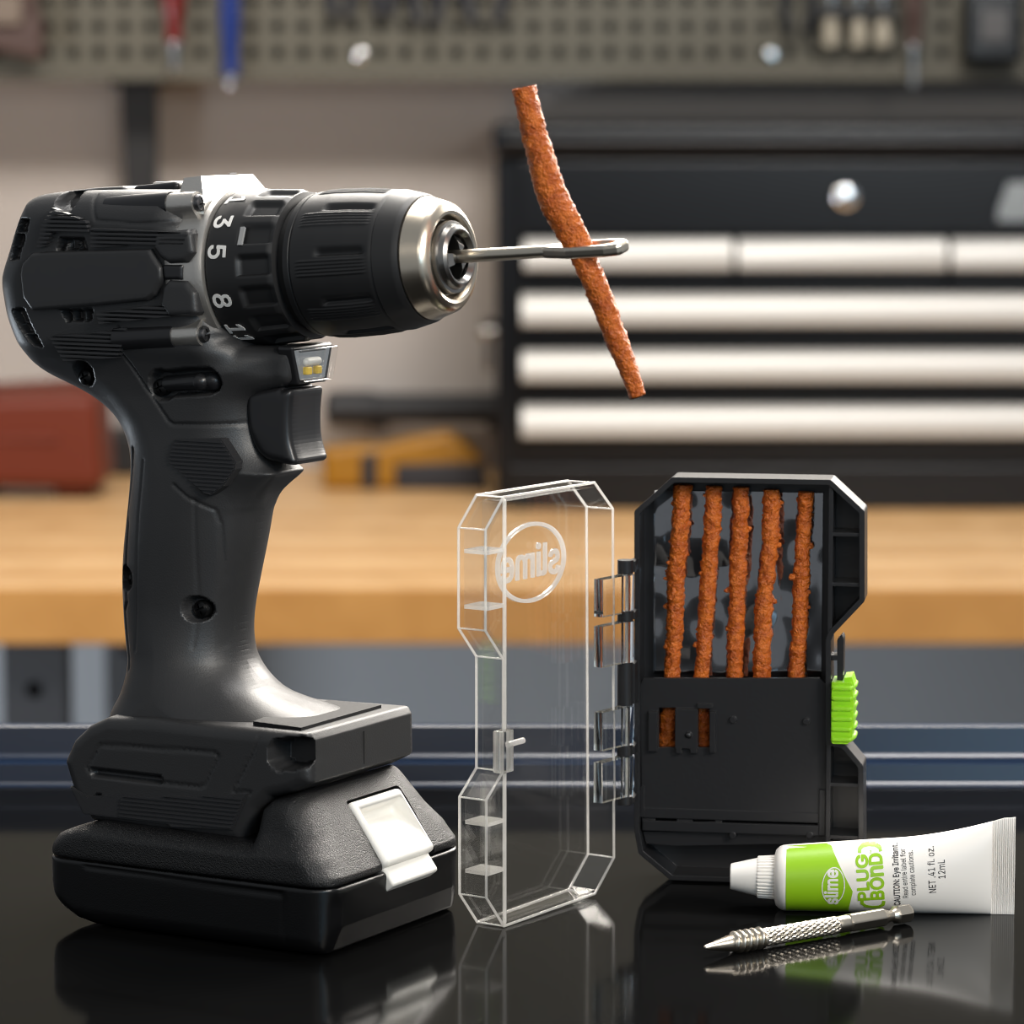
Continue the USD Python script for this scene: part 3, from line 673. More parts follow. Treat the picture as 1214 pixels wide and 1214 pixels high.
def ring_text(txt, phi0, s0, h, rad, depth=.00012, bold=True):
    m = lettering(txt, h, depth, bold); v, f = fine(m, .0006); v = np.array(v)
    cx = (v[:, 0].min() + v[:, 0].max()) / 2
    ph = math.radians(phi0) - (v[:, 0] - cx) / rad; r = rad - .00003 + v[:, 2]
    return outward(np.stack([s0 + v[:, 1], -r * np.cos(ph), r * np.sin(ph)], 1), f)
for txt, phi in (('1', 62), ('3', 38), ('5', 14), ('8', -22), ('11', -54.5)):
    part(cr, 'numeral', ax(ring_text(txt, phi, c_s0 + .0013, .0050, Rc0)), 'print_white', label='printed white ' + txt)
mk = hullp([(c_s0 + .0098 + a, -math.cos(p) * (Rc0 - .0001 + h), math.sin(p) * (Rc0 - .0001 + h)) for a in (0, .0012) for p in (math.radians(18), math.radians(32)) for h in (-.0004, .0003)])
part(cr, 'index_mark', ax(mk), 'print_grey', label='raised grey index mark')

# --- chuck sleeve
k0, k1 = sx(379), sx(510)
Ra, Rb = rr(86, 385), rr(74.5, 510)
kp = [(k0, Ra * .6), (k0, Ra - .0014), (k0 + .0006, Ra - .0004), (k0 + .0022, Ra - .0002), (k0 + .0025, Ra - .0006), (k0 + .0030, Ra), (k0 + (k1 - k0) * .3, Ra + .0002), (k0 + (k1 - k0) * .55, Ra - .0001), (k0 + (k1 - k0) * .78, Ra - .0008),
      (k0 + (k1 - k0) * .80, Ra - .0011), (k0 + (k1 - k0) * .81, Ra - .0008), (k0 + (k1 - k0) * .97, Rb + .0006), (k1, Rb), (k1, Rb * .8), (k0, Ra * .6)]
def sleeve_r(S, R, PH):
    t = (S - k0) / (k1 - k0)
    sm = lambda a, b, x: np.clip((x - a) / (b - a), 0, 1) ** 2 * (3 - 2 * np.clip((x - a) / (b - a), 0, 1))
    u = (PH * 9 / (2 * np.pi) + 0.22) % 1.0
    zone = sm(.14, .17, t) * (1 - sm(.72, .76, t)) * (R > Ra * .9)
    fl = sm(.38, .42, u) * (1 - sm(.42, .62, u))
    bead = (u > .0) & (u < .34)
    fine_ = .00028 * (0.5 + 0.5 * np.cos(u / .34 * 2 * np.pi * 5 + np.pi)) * bead
    return R + zone * fine_ - .0010 * fl * sm(.30, .36, t) * (1 - sm(.70, .76, t)) * (R > Ra * .9)
sl = part(drill, 'chuck_sleeve', ax(lathe(dense(kp, .0006), 540, closed=True, rfun=sleeve_r)), 'collar_black', 40)
part(drill, 'spindle_ring', ax(lathe([(sx(366), R0 * .6), (sx(366), Ra - .0018), (sx(382), Ra - .0018), (sx(382), R0 * .6)], 128, closed=True)), 'hole_black', 30)

# --- chuck nose
n0, n1 = sx(510), sx(538)
ra, rb2 = rr(73.5, 510), rr(61, 538)
nose = [(n0 - .002, ra * .8), (n0, ra - .0003), (n0 + .0006, ra), (n1 - .0016, rb2 + .0011), (n1 - .0006, rb2 + .0001), (n1, rb2 - .0012), (n1 - .0002, rb2 - .0020), (n1 - .0012, rb2 - .0026), (n1 - .0022, rb2 - .0030), (n1 - .003, rb2 - .0032), (n1 - .0032, rb2 - .0045), (n0 - .002, rb2 - .0045)]
part(drill, 'chuck_nose', ax(lathe(dense(nose, .0005), 128, closed=True)), 'chuck_steel', 35, label='polished conical steel nose')
part(drill, 'snap_ring', ax(lathe([(n1 - .0028 + .0006 * math.cos(t), rb2 - .0042 + .0006 * math.sin(t)) for t in np.linspace(0, 2 * np.pi, 12, endpoint=False)], 96, closed=True)), 'chuck_steel', True)
i1 = sx(547)
ri = rr(44, 545); rh = rr(27, 545)
inner = [(n0, rh), (n0, ri), (i1 - .0030, ri), (i1 - .0020, ri - .0002), (i1 - .0019, ri - .0010), (i1 - .0006, ri - .0014), (i1, ri - .0022), (i1, rh + .0009), (i1 - .0012, rh)]
part(drill, 'chuck_core', ax(lathe(dense(inner, .0005), 128, closed=True)), 'jaw_steel', 30, label='inner steel ring around the jaws')
RT = rr(8.0, 600)
part(drill, 'core_back', ax(lathe([(n0 + .0005, .0001), (n0 + .0005, rh - .0001), (n0 + .001, rh - .0001), (n0 + .001, .0001)], 48)), 'hole_black')
for phi in (10, 130, 250):
    j = hullp([(s_, r_, w_) for s_, r_, w_ in ((n0 + .002, RT + .0001, .0006), (n0 + .002, RT + .0001, -.0006), (i1 - .0004, RT + .0001, .0006), (i1 - .0004, RT + .0001, -.0006), (n0 + .002, rh - .0002, .0019), (n0 + .002, rh - .0002, -.0019), (i1 - .002, rh - .0004, .0019), (i1 - .002, rh - .0004, -.0019), (i1 - .0004, RT + .0014, .0014), (i1 - .0004, RT + .0014, -.0014))])
    part(drill, 'jaw', ax(tf(j, rotm(phi + 60, (1, 0, 0)))), 'jaw_steel', 25)

# --- head details: speed selector, top rail, screws
tz = lambda px, r: (TA @ np.array([sx(px), 0, rr(r, px), 1]))[:3]
a, b = tz(188, 96), tz(232, 98)
part(drill, 'speed_selector', cat(rhull([(a[0], y, a[2] + h) for y in (-.006, .006) for h in (-.004, .0008)] + [(b[0], y, b[2] + h) for y in (-.006, .006) for h in (-.004, .0008)], .0012)), 'smooth_black', 30)
a, b = tz(205, 99), tz(230, 99.6)
part(drill, 'selector_badge', rhull([(a[0], -.005, a[2] + .0012), (b[0], -.005, b[2] + .0010), (a[0], .005, a[2] + .0012), (b[0], .005, b[2] + .0010)], .0008), 'cast_aluminium', 30, label='silver inlay on the speed selector')
for k, (p0, p1, m_) in enumerate(((112, 148, 'overmold_rubber'), (150, 178, 'label_black'))):
    a, b = tz(p0, 96 + 2 * k), tz(p1, 98)
    part(drill, 'top_rail', rhull([(a[0], -.009, a[2]), (b[0], -.009, b[2]), (a[0], .009, a[2]), (b[0], .009, b[2])], .0016), m_, 30)
def side_screw(c, y, r, mat='black_screw'):
    part(drill, 'screw', tf(screw_head(r, .002), frame_to((c[0], y, c[1]), (0, -1, 0)) @ rotm(25, (1, 0, 0))), mat, 35)
side_screw(DF.pl(239, 722, -.0104), -.0104, .0023); side_screw(DF.pl(162, 686, -.0075), -.0080, .0022)
side_screw(DF.pl(103, 447, -.0135), -.0138, .0022); side_screw(DF.pl(192, 459, -.0135), -.0138, .0022)
ka, kb, kc = DF.pl(196, 455, YG + .001), DF.pl(232, 453, YG - .001), DF.pl(247, 452, YG + .0005)
part(drill, 'direction_switch', Manifold.batch_boolean([rhull([(ka[0], YG + .0026, ka[1]), (kb[0], YG + .0012, kb[1])], .0021, 20), rhull([(kb[0], YG + .0012, kb[1]), (kb[0] + .0001, YG + .0030, kb[1])], .0023, 20), rhull([(kc[0], YG + .0030, kc[1]), (kb[0], YG + .0034, kb[1])], .0026, 20)], m3.OpType.Add), 'smooth_black', 35)

# --- trigger and work light
tp = dp([(300, 470), (309, 465), (340, 461), (345, 463), (343, 480), (342, 500), (343, 522), (347, 538), (351, 549), (345, 553), (322, 548), (309, 530), (302, 502)], -.0078)
rear = DF.pl(290, 500, -.0078)[0]
tpoly = Polygon(smoothline(tp, 2)).buffer(-.0004).buffer(.0008).buffer(-.0004)
tpoly = tpoly.union(affinity.translate(tpoly, -.0028, .0004)).buffer(0)
part(drill, 'trigger', inflate(tpoly, .0082, .0022, step=.0009, bound=.0006), 'smooth_black', True)
lxF, lz0 = DF.pl(380, 430, 0)[0] - .0030, DF.pl(366, 431, 0)[1]
def trap(x0, x1, w0, w1, h, r):      # a trapezoid, wide above, as seen from the front
    return rhull([(x, y, lz0 + z) for x in (x0 + r, x1 - r) for y, z in ((-w0 + r, h - r), (w0 - r, h - r), (-w1 + r, -h + r), (w1 - r, -h + r))], r, 12)
part(drill, 'light_bezel', trap(lxF - .004, lxF + .0008, .0093, .0068, .0049, .0008) - trap(lxF + .0001, lxF + .01, .0085, .0060, .0041, .0003), 'smooth_black', 30)
lp = part(drill, 'work_light', trap(lxF + .0016, lxF + .0030, .0086, .0061, .0042, .0006), 'clear_plastic', 30, label='clear work light lens')
part(lp, 'reflector', trap(lxF - .001, lxF + .0006, .0083, .0058, .0039, .0003), 'chrome', label='shiny reflector')
part(lp, 'reflector_bowl', rhull([(lxF + .0004, y, lz0 + .0006) for y in (-.0026, .0026)], .0011), 'led_white', 30)
for y in (-.0022, .0022):
    part(lp, 'diode', rbox(lxF + .0004, lxF + .0014, y - .0011, y + .0011, lz0 - .0026, lz0 - .0006, .0003, 8), 'led_yellow', label='yellow light diode')

# --- foot
FWD = .025
fr, ff = DF.pl(82, 900, -FWD), DF.pl(361, 900, -FWD)
ftop_f = DF.pl(361, 870, -FWD); ftop_r = DF.pl(140, 853, -FWD)
fbot = DF.pl(330, 947, -FWD)[1]; fbr = DF.pl(110, 975, -FWD)
fb2 = DF.pl(270, 1003, -FWD)
side = Polygon([DF.pl(73, 903, -FWD), DF.pl(84, 878, -FWD), DF.pl(102, 861, -FWD), DF.pl(124, 851, -FWD), DF.pl(180, 852, -FWD), DF.pl(250, 861, -FWD), ftop_f, DF.pl(366, 880, -FWD), DF.pl(367, 930, -FWD), DF.pl(344, 941, -FWD), DF.pl(318, 947, -FWD), DF.pl(303, 962, -FWD), DF.pl(284, 1000, -FWD), DF.pl(180, 988, -FWD), DF.pl(105, 974, -FWD), DF.pl(84, 940, -FWD)])
side = side.buffer(-.001).buffer(.001)
zf0 = fbot
slot = Polygon(dp([(321, 885), (328, 879), (356, 877), (364, 880), (366, 900), (362, 907), (345, 911), (330, 911), (321, 903)], -FWD)).buffer(-.0008).buffer(.0008)
fgroove = [(lsd(L, -FWD), .0004, .00035) for L in ([(119, 883), (254, 892), (259, 897), (243, 931), (236, 933), (150, 924), (106, 916), (103, 910), (119, 883)], [(308, 870), (300, 893), (278, 934), (276, 940), (296, 940)])]
fslit = Polygon(dp([(109, 913), (190, 922), (190, 928), (109, 919)], -FWD))
fhole = DF.pl(117, 950, -FWD)
def frel(x, z, d):
    P = shapely.points(x, z); out = np.zeros(len(x))
    for g, dep, w in fgroove: out += dep * np.exp(-(shapely.distance(P, g) / w) ** 2)
    out = np.maximum(out, .0018 * (shapely.distance(P, fslit) < .0001)); out = np.maximum(out, .0022 * (np.hypot(x - fhole[0], z - fhole[1]) < .0017))
    out = np.maximum(out, .008 * np.clip(1 - shapely.distance(P, slot) / .0005, 0, 1))
    return out
ft = inflate(side, FWD, .0030, p=2.0, step=.0006, bound=.0008, relief=frel)
foot = part(drill, 'foot', ft, 'housing_plastic', True)
rp = Polygon(dp([(84, 932), (106, 944), (144, 941), (210, 944), (294, 941), (277, 984), (204, 981), (200, 977), (100, 965)], -FWD))
part(foot, 'side_pad', prism(rp, -FWD - .0007, -FWD + .001, .0005), 'overmold_rubber', 30)
rq = Polygon(dp([(146, 944), (292, 943), (276, 982), (206, 979), (202, 975), (144, 967)], -FWD))
part(foot, 'side_ribs', ribs(rq, .00105, .0005, -FWD - .0011, -FWD + .001, 1.0), 'overmold_rubber', label='raised horizontal ribs')
# moulding seam down the front of the foot
fx_ = side.bounds[2]
part(foot, 'front_seam', bx(fx_ - .0006, fx_ + .00006, -.00016, .00016, DF.pl(367, 925, -FWD)[1], ftop_f[1] - .003), 'hole_black')
# pad on top of the foot
TZ = DF.pl(361, 870, -FWD)[1] + .0002
top_slope = lambda x: TZ + (x - ff[0]) * 0.03
pad = []
for px, py in ((300, 856.5), (345, 839), (392, 831), (452, 837), (357, 864)):
    d = ray(px, py); P = EYE + d * ((TZ + .0002 - CAM_H) / d[2]) - DF.o
    pad.append((np.dot(P, DF.x), np.dot(P, DF.y)))
pc = Polygon(pad)
part(foot, 'top_pad', Manifold.extrude(cross(pc), .0010).translate([0, 0, TZ - .0005]), 'pad_dark', 30, label='dark pad on the top of the foot')
seam_x = DF.pl(424, 880, 0)[0]

# --- battery
zt_ = DF.pl(330, 945, -FWD)[1]
def bpl(px, py, y=-BW): return DF.pl(px, py, y)
lowp = Polygon([bpl(47, 1015), bpl(48.5, 1044), bpl(56, 1062), bpl(72, 1076), bpl(88, 1083), bpl(110, 1090), bpl(150, 1095), bpl(250, 1108), bpl(362, 1121), bpl(380, 1117), bpl(387, 1106), bpl(389, 1058)])
zseam = bpl(387, 1058)[1]
_xl = bpl(80, 1080)[0]; _xm = bpl(100, 1080)[0]
lowp = Polygon([(x, (.0038 if x < _xl else .0014 if x < _xm else .0003) if z < .0052 else z) for x, z in lowp.exterior.coords]).buffer(0)
lowp = lowp.buffer(-.0015).buffer(.0015)
_zl = np.array([0, .004, .010, .03]); _bl = np.array([BW - .0006, BW, BW, BW])
brel = lambda x, z, d: .0003 * np.exp(-(shapely.distance(shapely.points(x, z), LineString([bpl(100, 1027), bpl(335, 1060), bpl(337, 1118)])) / .0003) ** 2)
def endround(x, z, xf, xr, b, r=.0075):       # battery corners rounded in plan
    t = np.clip((x - (xf - r)) / r, 0, 1); u = np.clip(((xr + r) - x) / r, 0, 1)
    return b - r * (1 - np.sqrt(1 - t * t)) - r * (1 - np.sqrt(1 - u * u))
_xf0, _xr0 = lowp.bounds[2], lowp.bounds[0]
bt = part(drill, 'battery', inflate(lowp, lambda x, z: endround(x, z, _xf0, _xr0, np.interp(z, _zl, _bl)), lambda x, z: np.interp(z, [zseam - .004, zseam - .0006], [.0024, .0006]), p=2.0, step=.0009, bound=.0009, relief=brel), 'glossy_black', True)
upp = Polygon([bpl(47.5, 1014), bpl(50, 1000), bpl(59, 990), bpl(80, 982), bpl(104, 978), bpl(288, 1003), DF.pl(312, 958, -FWD), DF.pl(322, 948, -FWD), DF.pl(346, 941, -FWD), DF.pl(352, 944, -FWD), DF.pl(366, 985, -.029), bpl(387.5, 1047), bpl(389, 1057.5), bpl(200, 1034)]).buffer(0)
upp = upp.buffer(-.0012).buffer(.0012)
z1_, z2_, z3_ = bpl(387, 1056)[1], bpl(360, 1000)[1], zt_
_zu2 = np.array([z1_ - .006, z1_, z1_ + .006, z2_, z3_ + .004]); _bu = np.array([BW, BW, BW - .0006, .0290, .0250])
def bub(x, z):
    b = np.interp(z, _zu2, _bu)
    xf = np.interp(z, [bpl(387.5, 1047)[1], DF.pl(352, 944, -FWD)[1]], [bpl(387.5, 1047)[0] + .0004, DF.pl(352, 944, -FWD)[0] + .0006])
    return endround(x, z, np.where(z < bpl(387.5, 1047)[1], _xf0, xf), _xr0, b)
UPM = (inflate(upp, bub, lambda x, z: np.interp(z, [z1_ - .001, z1_ + .004], [.0006, .0036]), p=2.0, step=.0009, bound=.0009))
# release button on the sloping front
u_ = np.array(DF.pl(440, 945, 0)); l_ = np.array(DF.pl(487, 1017, 0))
S0, S1 = np.array([*DF.pl(352, 944, -FWD)]), np.array([*bpl(387.5, 1047)])
nx = np.array([(S0 - S1)[1], -(S0 - S1)[0]]); sl_dir = (S0 - S1) / np.linalg.norm(S0 - S1)     # up the slope
nrm = np.array([sl_dir[1], -sl_dir[0]]); nrm = nrm if nrm[0] > 0 else -nrm
BT = np.eye(4); BT[:3, 0] = [0, 1, 0]; BT[:3, 1] = [sl_dir[0], 0, sl_dir[1]]; BT[:3, 2] = [nrm[0], 0, nrm[1]]
bc = S1 + sl_dir * (np.linalg.norm(S0 - S1) * .36); BT[:3, 3] = [bc[0], .0045, bc[1]]
L_ = np.linalg.norm(S0 - S1)
bw, bh = .0118, L_ * .40
frame_ = rbox(-bw, bw, -bh, bh, -.006, .0010, .0014, 14)
scoop = Manifold.batch_hull([Manifold.sphere(.0016, 14).translate([x, y, z]) for x, y, z in ((-bw + .0034, bh - .0046, -.0022), (bw - .0034, bh - .0046, -.0022), (-bw + .0034, -bh + .0032, .0028), (bw - .0034, -bh + .0032, .0028), (-bw + .003, bh - .004, .004), (bw - .003, bh - .004, .004))])
btn = part(bt, 'release_button', tf(frame_ - scoop, BT), 'button_white', 30, label='white battery release button with a scooped face')
lowb = rbox(-bw + .001, bw - .001, -bh - .0050, -bh + .002, -.007, -.0012, .0008, 10)
part(btn, 'button_skirt', tf(lowb, BT), 'button_white', 30)
well = rbox(-bw - .0008, bw + .0008, -bh - .0058, bh + .0008, -.004, .00025, .0010, 10)
um = to_man(UPM)
if um.status() != m3.Error.NoError:            # weld and try again on a slightly different sampling
    for st_ in (.00093, .00087, .00098, .0010, .0008):
        um = to_man(inflate(upp.buffer(-.00005), bub, lambda x, z: np.interp(z, [z1_ - .001, z1_ + .004], [.0006, .0036]), p=2.0, step=st_, bound=st_ * .93))
        if um.status() == m3.Error.NoError: break

cut = to_man(tf(rbox(-bw - .0006, bw + .0006, -bh - .0056, bh + .0006, -.0062, .01, .0010, 10), BT))
part(bt, 'upper_shell', um - cut, 'battery_textured', 40)
lwm = bx(-bw - .0006, bw + .0006, -bh - .006, bh + .0006, -.0072, -.0058)
part(bt, 'button_well', tf(lwm, BT), 'hole_black', 30)

# ================================================================ the insertion needle in the chuck and the plug through its eye
t_ = thing('insertion_needle', 'polished steel rod with an open eye, gripped in the drill chuck', 'needle', DF)
e0, e1 = sx(646), sx(741)
rod = lathe(dense([(n0 + .003, RT * .99), (sx(560), RT * 1.0), (sx(600), RT * .98), (sx(640), RT * .95), (sx(664), RT * .92), (sx(669), RT * .4)], .001), 48)
part(t_, 'rod', ax(rod), 'tool_nickel', 40)
hw = .0036
eye = Polygon([(e0, -.0014), (e0 + .004, -.0024), (e0 + .0075, -hw + .0001), (e1 - .004, -hw), (e1 - .0008, -hw + .0009), (e1, -.0018), (e1, .0018), (e1 - .0008, hw - .0009), (e1 - .004, hw), (e0 + .0075, hw - .0001), (e0 + .004, .0024), (e0, .0014)])
hole = Polygon([(e0 + .0050, 0), (e0 + .0075, -.0019), (e1 - .0050, -.0020), (e1 - .0030, -.0010), (e1 - .0030, .0010), (e1 - .0050, .0020), (e0 + .0075, .0019)])
ep = eye.buffer(.0003).buffer(-.0003).difference(hole.buffer(-.0003).buffer(.0003))
em = inflate(ep, .0015, .0008, p=2.2, step=.0006, bound=.0005, rings=(0, .0001, .0003, .0006))
ROLL = 13
part(t_, 'eye', ax(tf(em, rotm(90 + ROLL, (1, 0, 0)))), 'tool_nickel', True)

def plug_mesh(path, radii, seed, n=30, rough=.16, step=.00045, squash=None, lump=1.0):
    """a sticky rubber string: path (k, 3), radius along it"""
    path = np.array(path, float); L = np.r_[0, np.cumsum(np.linalg.norm(np.diff(path, axis=0), axis=1))]
    m = int(L[-1] / step); s = np.linspace(0, L[-1], m)
    from scipy.interpolate import PchipInterpolator
    C = np.stack([PchipInterpolator(L, path[:, k])(s) for k in range(3)], 1); R = PchipInterpolator(L, np.array(radii, float))(s)
    T = np.gradient(C, axis=0); T /= np.linalg.norm(T, axis=1, keepdims=True)
    A = np.cross(T, [0, 1.0, 0]); A /= np.linalg.norm(A, axis=1, keepdims=True); B = np.cross(T, A)
    ph = np.arange(n) * 2 * np.pi / n
    dirs = np.cos(ph)[None, :, None] * A[:, None] + np.sin(ph)[None, :, None] * B[:, None]
    base = C[:, None] + dirs * R[:, None, None]
    st = base.copy()
    nz = meshkit.fbm(st * 1150 + seed * 17.3, 3, seed) - .5
    nb = meshkit.noise(base * 330 + seed * 5.1, seed + 9) - .5
    rg = 1 - 2 * np.abs(meshkit.noise(base * 620 + seed * 2.7, seed + 5) - .5)
    cr_ = np.maximum(meshkit.noise(base * 1000 + seed, seed + 3) - .70, 0) * 3.0
    rad = R[:, None] * (1 + rough * (1.5 * nz + .8 * nb * lump + .7 * (rg - .55) + cr_))
    q = np.ones_like(rad)
    V = C[:, None] + dirs * rad[:, :, None]
    if squash is not None:           # (where along, half length, factor): flattened front to back
        k = 1 - (1 - squash[2]) * np.exp(-((s - squash[0]) / squash[1]) ** 2)
        V[:, :, 1] = C[:, None, 1] + (V[:, :, 1] - C[:, None, 1]) * k[:, None]
    v, f = grid_mesh(V); a, b = len(v), len(v) + 1
    v = np.vstack([v, C[:1], C[-1:]]); i = np.arange(n); j = (i + 1) % n; o = (m - 1) * n
    f = np.vstack([f, np.stack([np.full(n, a), j, i], 1), np.stack([np.full(n, b), o + i, o + j], 1)])
    return outward(v, f)
hp = TA @ np.array([(e0 + .0075 + e1 - .005) / 2 - .0012, 0, 0, 1])
wp = DF.world(hp[:3]); YPL = wp[1]
hpath = [(621, 103), (629, 140), (641, 185), (656, 235), (672, 265), (684, 288), (696, 315), (712, 352), (730, 400), (745, 438), (756, 470)]
hw_ = [12.5, 13, 14, 16, 15.5, 15, 13, 12.5, 11.5, 10, 8.5]
off = 688 - 607 - (on_y(688, 295, YPL)[0] - 0) * 0
P3 = [on_y(a, b, YPL) for a, b in hpath]
sc_ = scale_at(wp)
held = plug_mesh(P3, [w * 1.12 / sc_ for w in hw_], 3, n=44, rough=.15, squash=(np.linalg.norm(np.array(P3[5]) - P3[0]), .006, .62))
solo('tire_plug', held, 'plug_rubber', 'sticky orange-brown rubber plug string threaded through the eye of the needle', 'tire plug', True)
# ================================================================ the repair-kit case
KF = Frame(on_z(890, 1049, 0.0) + [0, 0, .0005], -9.0)
case = thing('plug_case', 'open black and clear plastic case standing upright, packed with orange-brown plug strings', 'case', KF)
kp = lambda L, y=0.0: KF.pts(L, y)
D, TW = .0125, .0014
outl = Polygon(kp([(797, 566), (985, 569), (1025, 606), (1025, 713), (988, 752), (985, 760), (985, 878), (1001, 881), (1023.5, 908), (1024, 1008), (988, 1047), (795, 1050), (757, 1012), (752, 985), (752, 606)]))
zb0 = 0.0
ztop_ = KF.pl(890, 567.3)[1]
outl = Polygon([(x, ztop_ if z > ztop_ - .002 else 0.0 if z < .0025 else z) for x, z in outl.exterior.coords])
outl = outl.buffer(-.0012).buffer(.0012)
inn = outl.buffer(-TW, join_style=2)
shell = ext(outl, 0, D) - ext(inn, -.001, D - TW)
def kx(px, y=0.0): return KF.pl(px, 800, y)[0]
def kz(py, y=0.0): return KF.pl(890, py, y)[1] - zb0
xw = kx(983)
wall = sbox(xw - .0006, -1, xw + .0006, 1).intersection(outl)
ribs_ = []
for py in (632, 691, 928, 990):
    ribs_.append(ext(sbox(xw, kz(py) - .0005, kx(1028), kz(py) + .0005).intersection(outl), .0006, D))
base = Manifold.batch_boolean([shell, ext(wall, .0005, D), *ribs_], m3.OpType.Add)
part(case, 'base', base, 'case_black', label='black tray half of the case')
# retaining panel with windows
yq = .0028
pan = Polygon(kp([(759, 812), (763, 804), (972, 804), (979, 811), (980, 985), (761, 985)], yq))
pan = affinity.translate(pan, 0, -zb0)
pk = lambda L, y=yq: [(a, b - zb0) for a, b in KF.pts(L, y)]
w1, w2 = Polygon(pk([(781, 839), (801, 839), (801, 886), (781, 886)])), Polygon(pk([(828, 839), (841, 839), (841, 886), (828, 886)]))
h1, h2 = Polygon(pk([(777, 963), (804, 963), (802, 974), (777, 974)])), Polygon(pk([(821, 963), (848, 963), (848, 974), (821, 974)]))
h3 = Polygon(pk([(856, 971), (969, 975), (969, 978), (856, 975)]))
panel = ext(pan.difference(shapely.union_all([w1, w2, h1, h2, h3])), yq, yq + .0014)
bits = []
def pb(x0, x1, y0, y1, dy0, dy1): 
    a = pk([(x0, y1), (x1, y0)]); return bx(a[0][0], a[1][0], yq + dy0, yq + dy1, a[0][1], a[1][1])
bits += [pb(769, 780, 843, 890, -.0012, .0005), pb(801, 828, 840, 886, -.0016, .0005), pb(802, 809, 886, 892, -.0016, .0005), pb(819, 827, 886, 892, -.0016, .0005), pb(842, 849, 843, 891, -.0018, .0005), pb(827, 845, 834, 839, -.0010, .0005)]
bits += [pb(759, 764, 932, 968, -.0008, .0005), pb(971, 979, 936, 990, -.0008, .0005), pb(762, 971, 964, 969, -.0003, .0005), pb(762, 979, 979, 984, -.0006, .0005)]
for px, py in ((869, 853), (956, 855), (869, 990), (960, 990)):
    c = pk([(px, py)])[0]; bits.append(Manifold.cylinder(.0012, .0010, .0009, 20).rotate([90, 0, 0]).translate([c[0], yq + .0004, c[1]]))
c = pk([(817, 870)])[0]; bits.append(Manifold.sphere(.0010, 16).translate([c[0], yq - .0014, c[1]]))
rp_ = part(case, 'retainer_panel', Manifold.batch_boolean([panel, *bits], m3.OpType.Add), 'case_black', label='black panel with two windows over the plug ends')
lowp_ = Polygon(pk([(762, 986), (979, 986), (979, 1000), (800, 1003), (766, 1000)], .004))
part(case, 'ledge', ext(lowp_, .004, D - .001), 'case_black')
# round pads on the tray floor
yf = D - TW
for px, py in ((786, 597), (780, 697), (965, 690), (812, 757)):
    c = pk([(px, py)], yf)[0]
    part(case, 'ejector_mark', Manifold.cylinder(.0004, .0026, .0026, 28).rotate([90, 0, 0]).translate([c[0], yf + .0001, c[1]]), 'smooth_black')
# green latch
gl = []
yb_ = .0005
ga, gb = pk([(986, 880)], 0)[0], pk([(1013, 808)], 0)[0]
x0, x1, z0, z1 = ga[0], gb[0], ga[1], gb[1]
bodyp = Polygon([(x0, z0 + .0006), (x0 + .0004, z0), (x1 - .0016, z0), (x1 - .0004, z0 + .001), (x1, z0 + (z1 - z0) * .35), (x1, z0 + (z1 - z0) * .7), (x1 - .0006, z1), (x0, z1)])
gl.append(ext(bodyp, -.0022, .0085))
tabp = Polygon(pk([(1001, 810), (1001, 803), (1010, 802), (1013, 812)], 0)); gl.append(ext(tabp, -.0008, .0085))
nr = 6
for k in range(nr):
    zc = z0 + (z1 - z0) * (k + .45) / nr
    gl.append(rhull([(x0 + .0006, -.0021, zc), (x1 - .0010, -.0021, zc), (x1 - .0002, .003, zc), (x1 - .0002, .008, zc)], .00075, 10))
part(case, 'latch', Manifold.batch_boolean(gl, m3.OpType.Add), 'latch_green', 30, label='bright green ribbed latch')
arm = Polygon(pk([(992, 760), (998, 754), (1000, 758), (999, 812), (992, 812)], 0)).union(Polygon(pk([(985, 778), (994, 778), (994, 784), (985, 784)], 0)))
part(case, 'latch_arm', ext(arm, .0015, .0075), 'case_black')

# ---------------------------------------------------------------- the clear lid, swung open about the hinge
LF = Frame(on_z(600, 1100, 0.0) + [0, 0, .0004], 56.0)
lp_ = lambda L, y=0.0: LF.pts(L, y)
LT, LW = .0088, .0012
RIM = lp_([(599, 1100), (578, 1067), (578, 950), (598, 916), (598, 783), (577, 750), (577, 630), (598, 591), (706, 573.5), (728, 604), (729.5, 1018), (707, 1061)])
lidp = Polygon(RIM); zl0 = min(p[1] for p in RIM); lidp = affinity.translate(lidp, 0, -zl0)
lidp = lidp.buffer(-.0005).buffer(.0005)
linn = lidp.buffer(-LW, join_style=2)
def to_case(mesh):                 # from the lid's frame to the case's frame
    m = np.eye(4); m[:3, 0], m[:3, 1], m[:3, 3] = LF.x, LF.y, LF.o
    k = np.eye(4); k[:3, 0], k[:3, 1], k[:3, 3] = KF.x, KF.y, KF.o
    return tf(mesh, np.linalg.inv(k) @ m)
def lx(px, y=0.0): return LF.pl(px, 800, y)[0]
def lzz(px, py, y=0.0): return LF.pl(px, py, y)[1] - zl0
lid = ext(lidp, 0, LT) - ext(linn, -.001, LT - LW)
xin = lx(600)
adds = [ext(sbox(xin - .0005, -1, xin + .0005, 1).intersection(lidp), .0003, LT)]; lribs = []
for py in (656, 722, 978, 1036):
    z = lzz(588, py); lribs.append(ext(sbox(lidp.bounds[0], z - .0005, xin, z + .0005).intersection(linn), .0006, LT - LW))
cx_, cz_ = LF.pl(628, 668, LT - LW); cz_ -= zl0
ea, eb = .0158, .0103
ell = affinity.scale(Point(0, 0).buffer(1, 48), ea, eb); ell2 = affinity.scale(Point(0, 0).buffer(1, 48), ea - .0012, eb - .0010)
ringm = ext(affinity.translate(ell.difference(ell2), cx_, cz_), LT - LW - .0008, LT - LW - .00005)
lid = Manifold.batch_boolean([lid, *adds], m3.OpType.Add)
lidpart = part(case, 'lid', to_case(lid), 'clear_plastic', label='clear transparent lid half of the case')
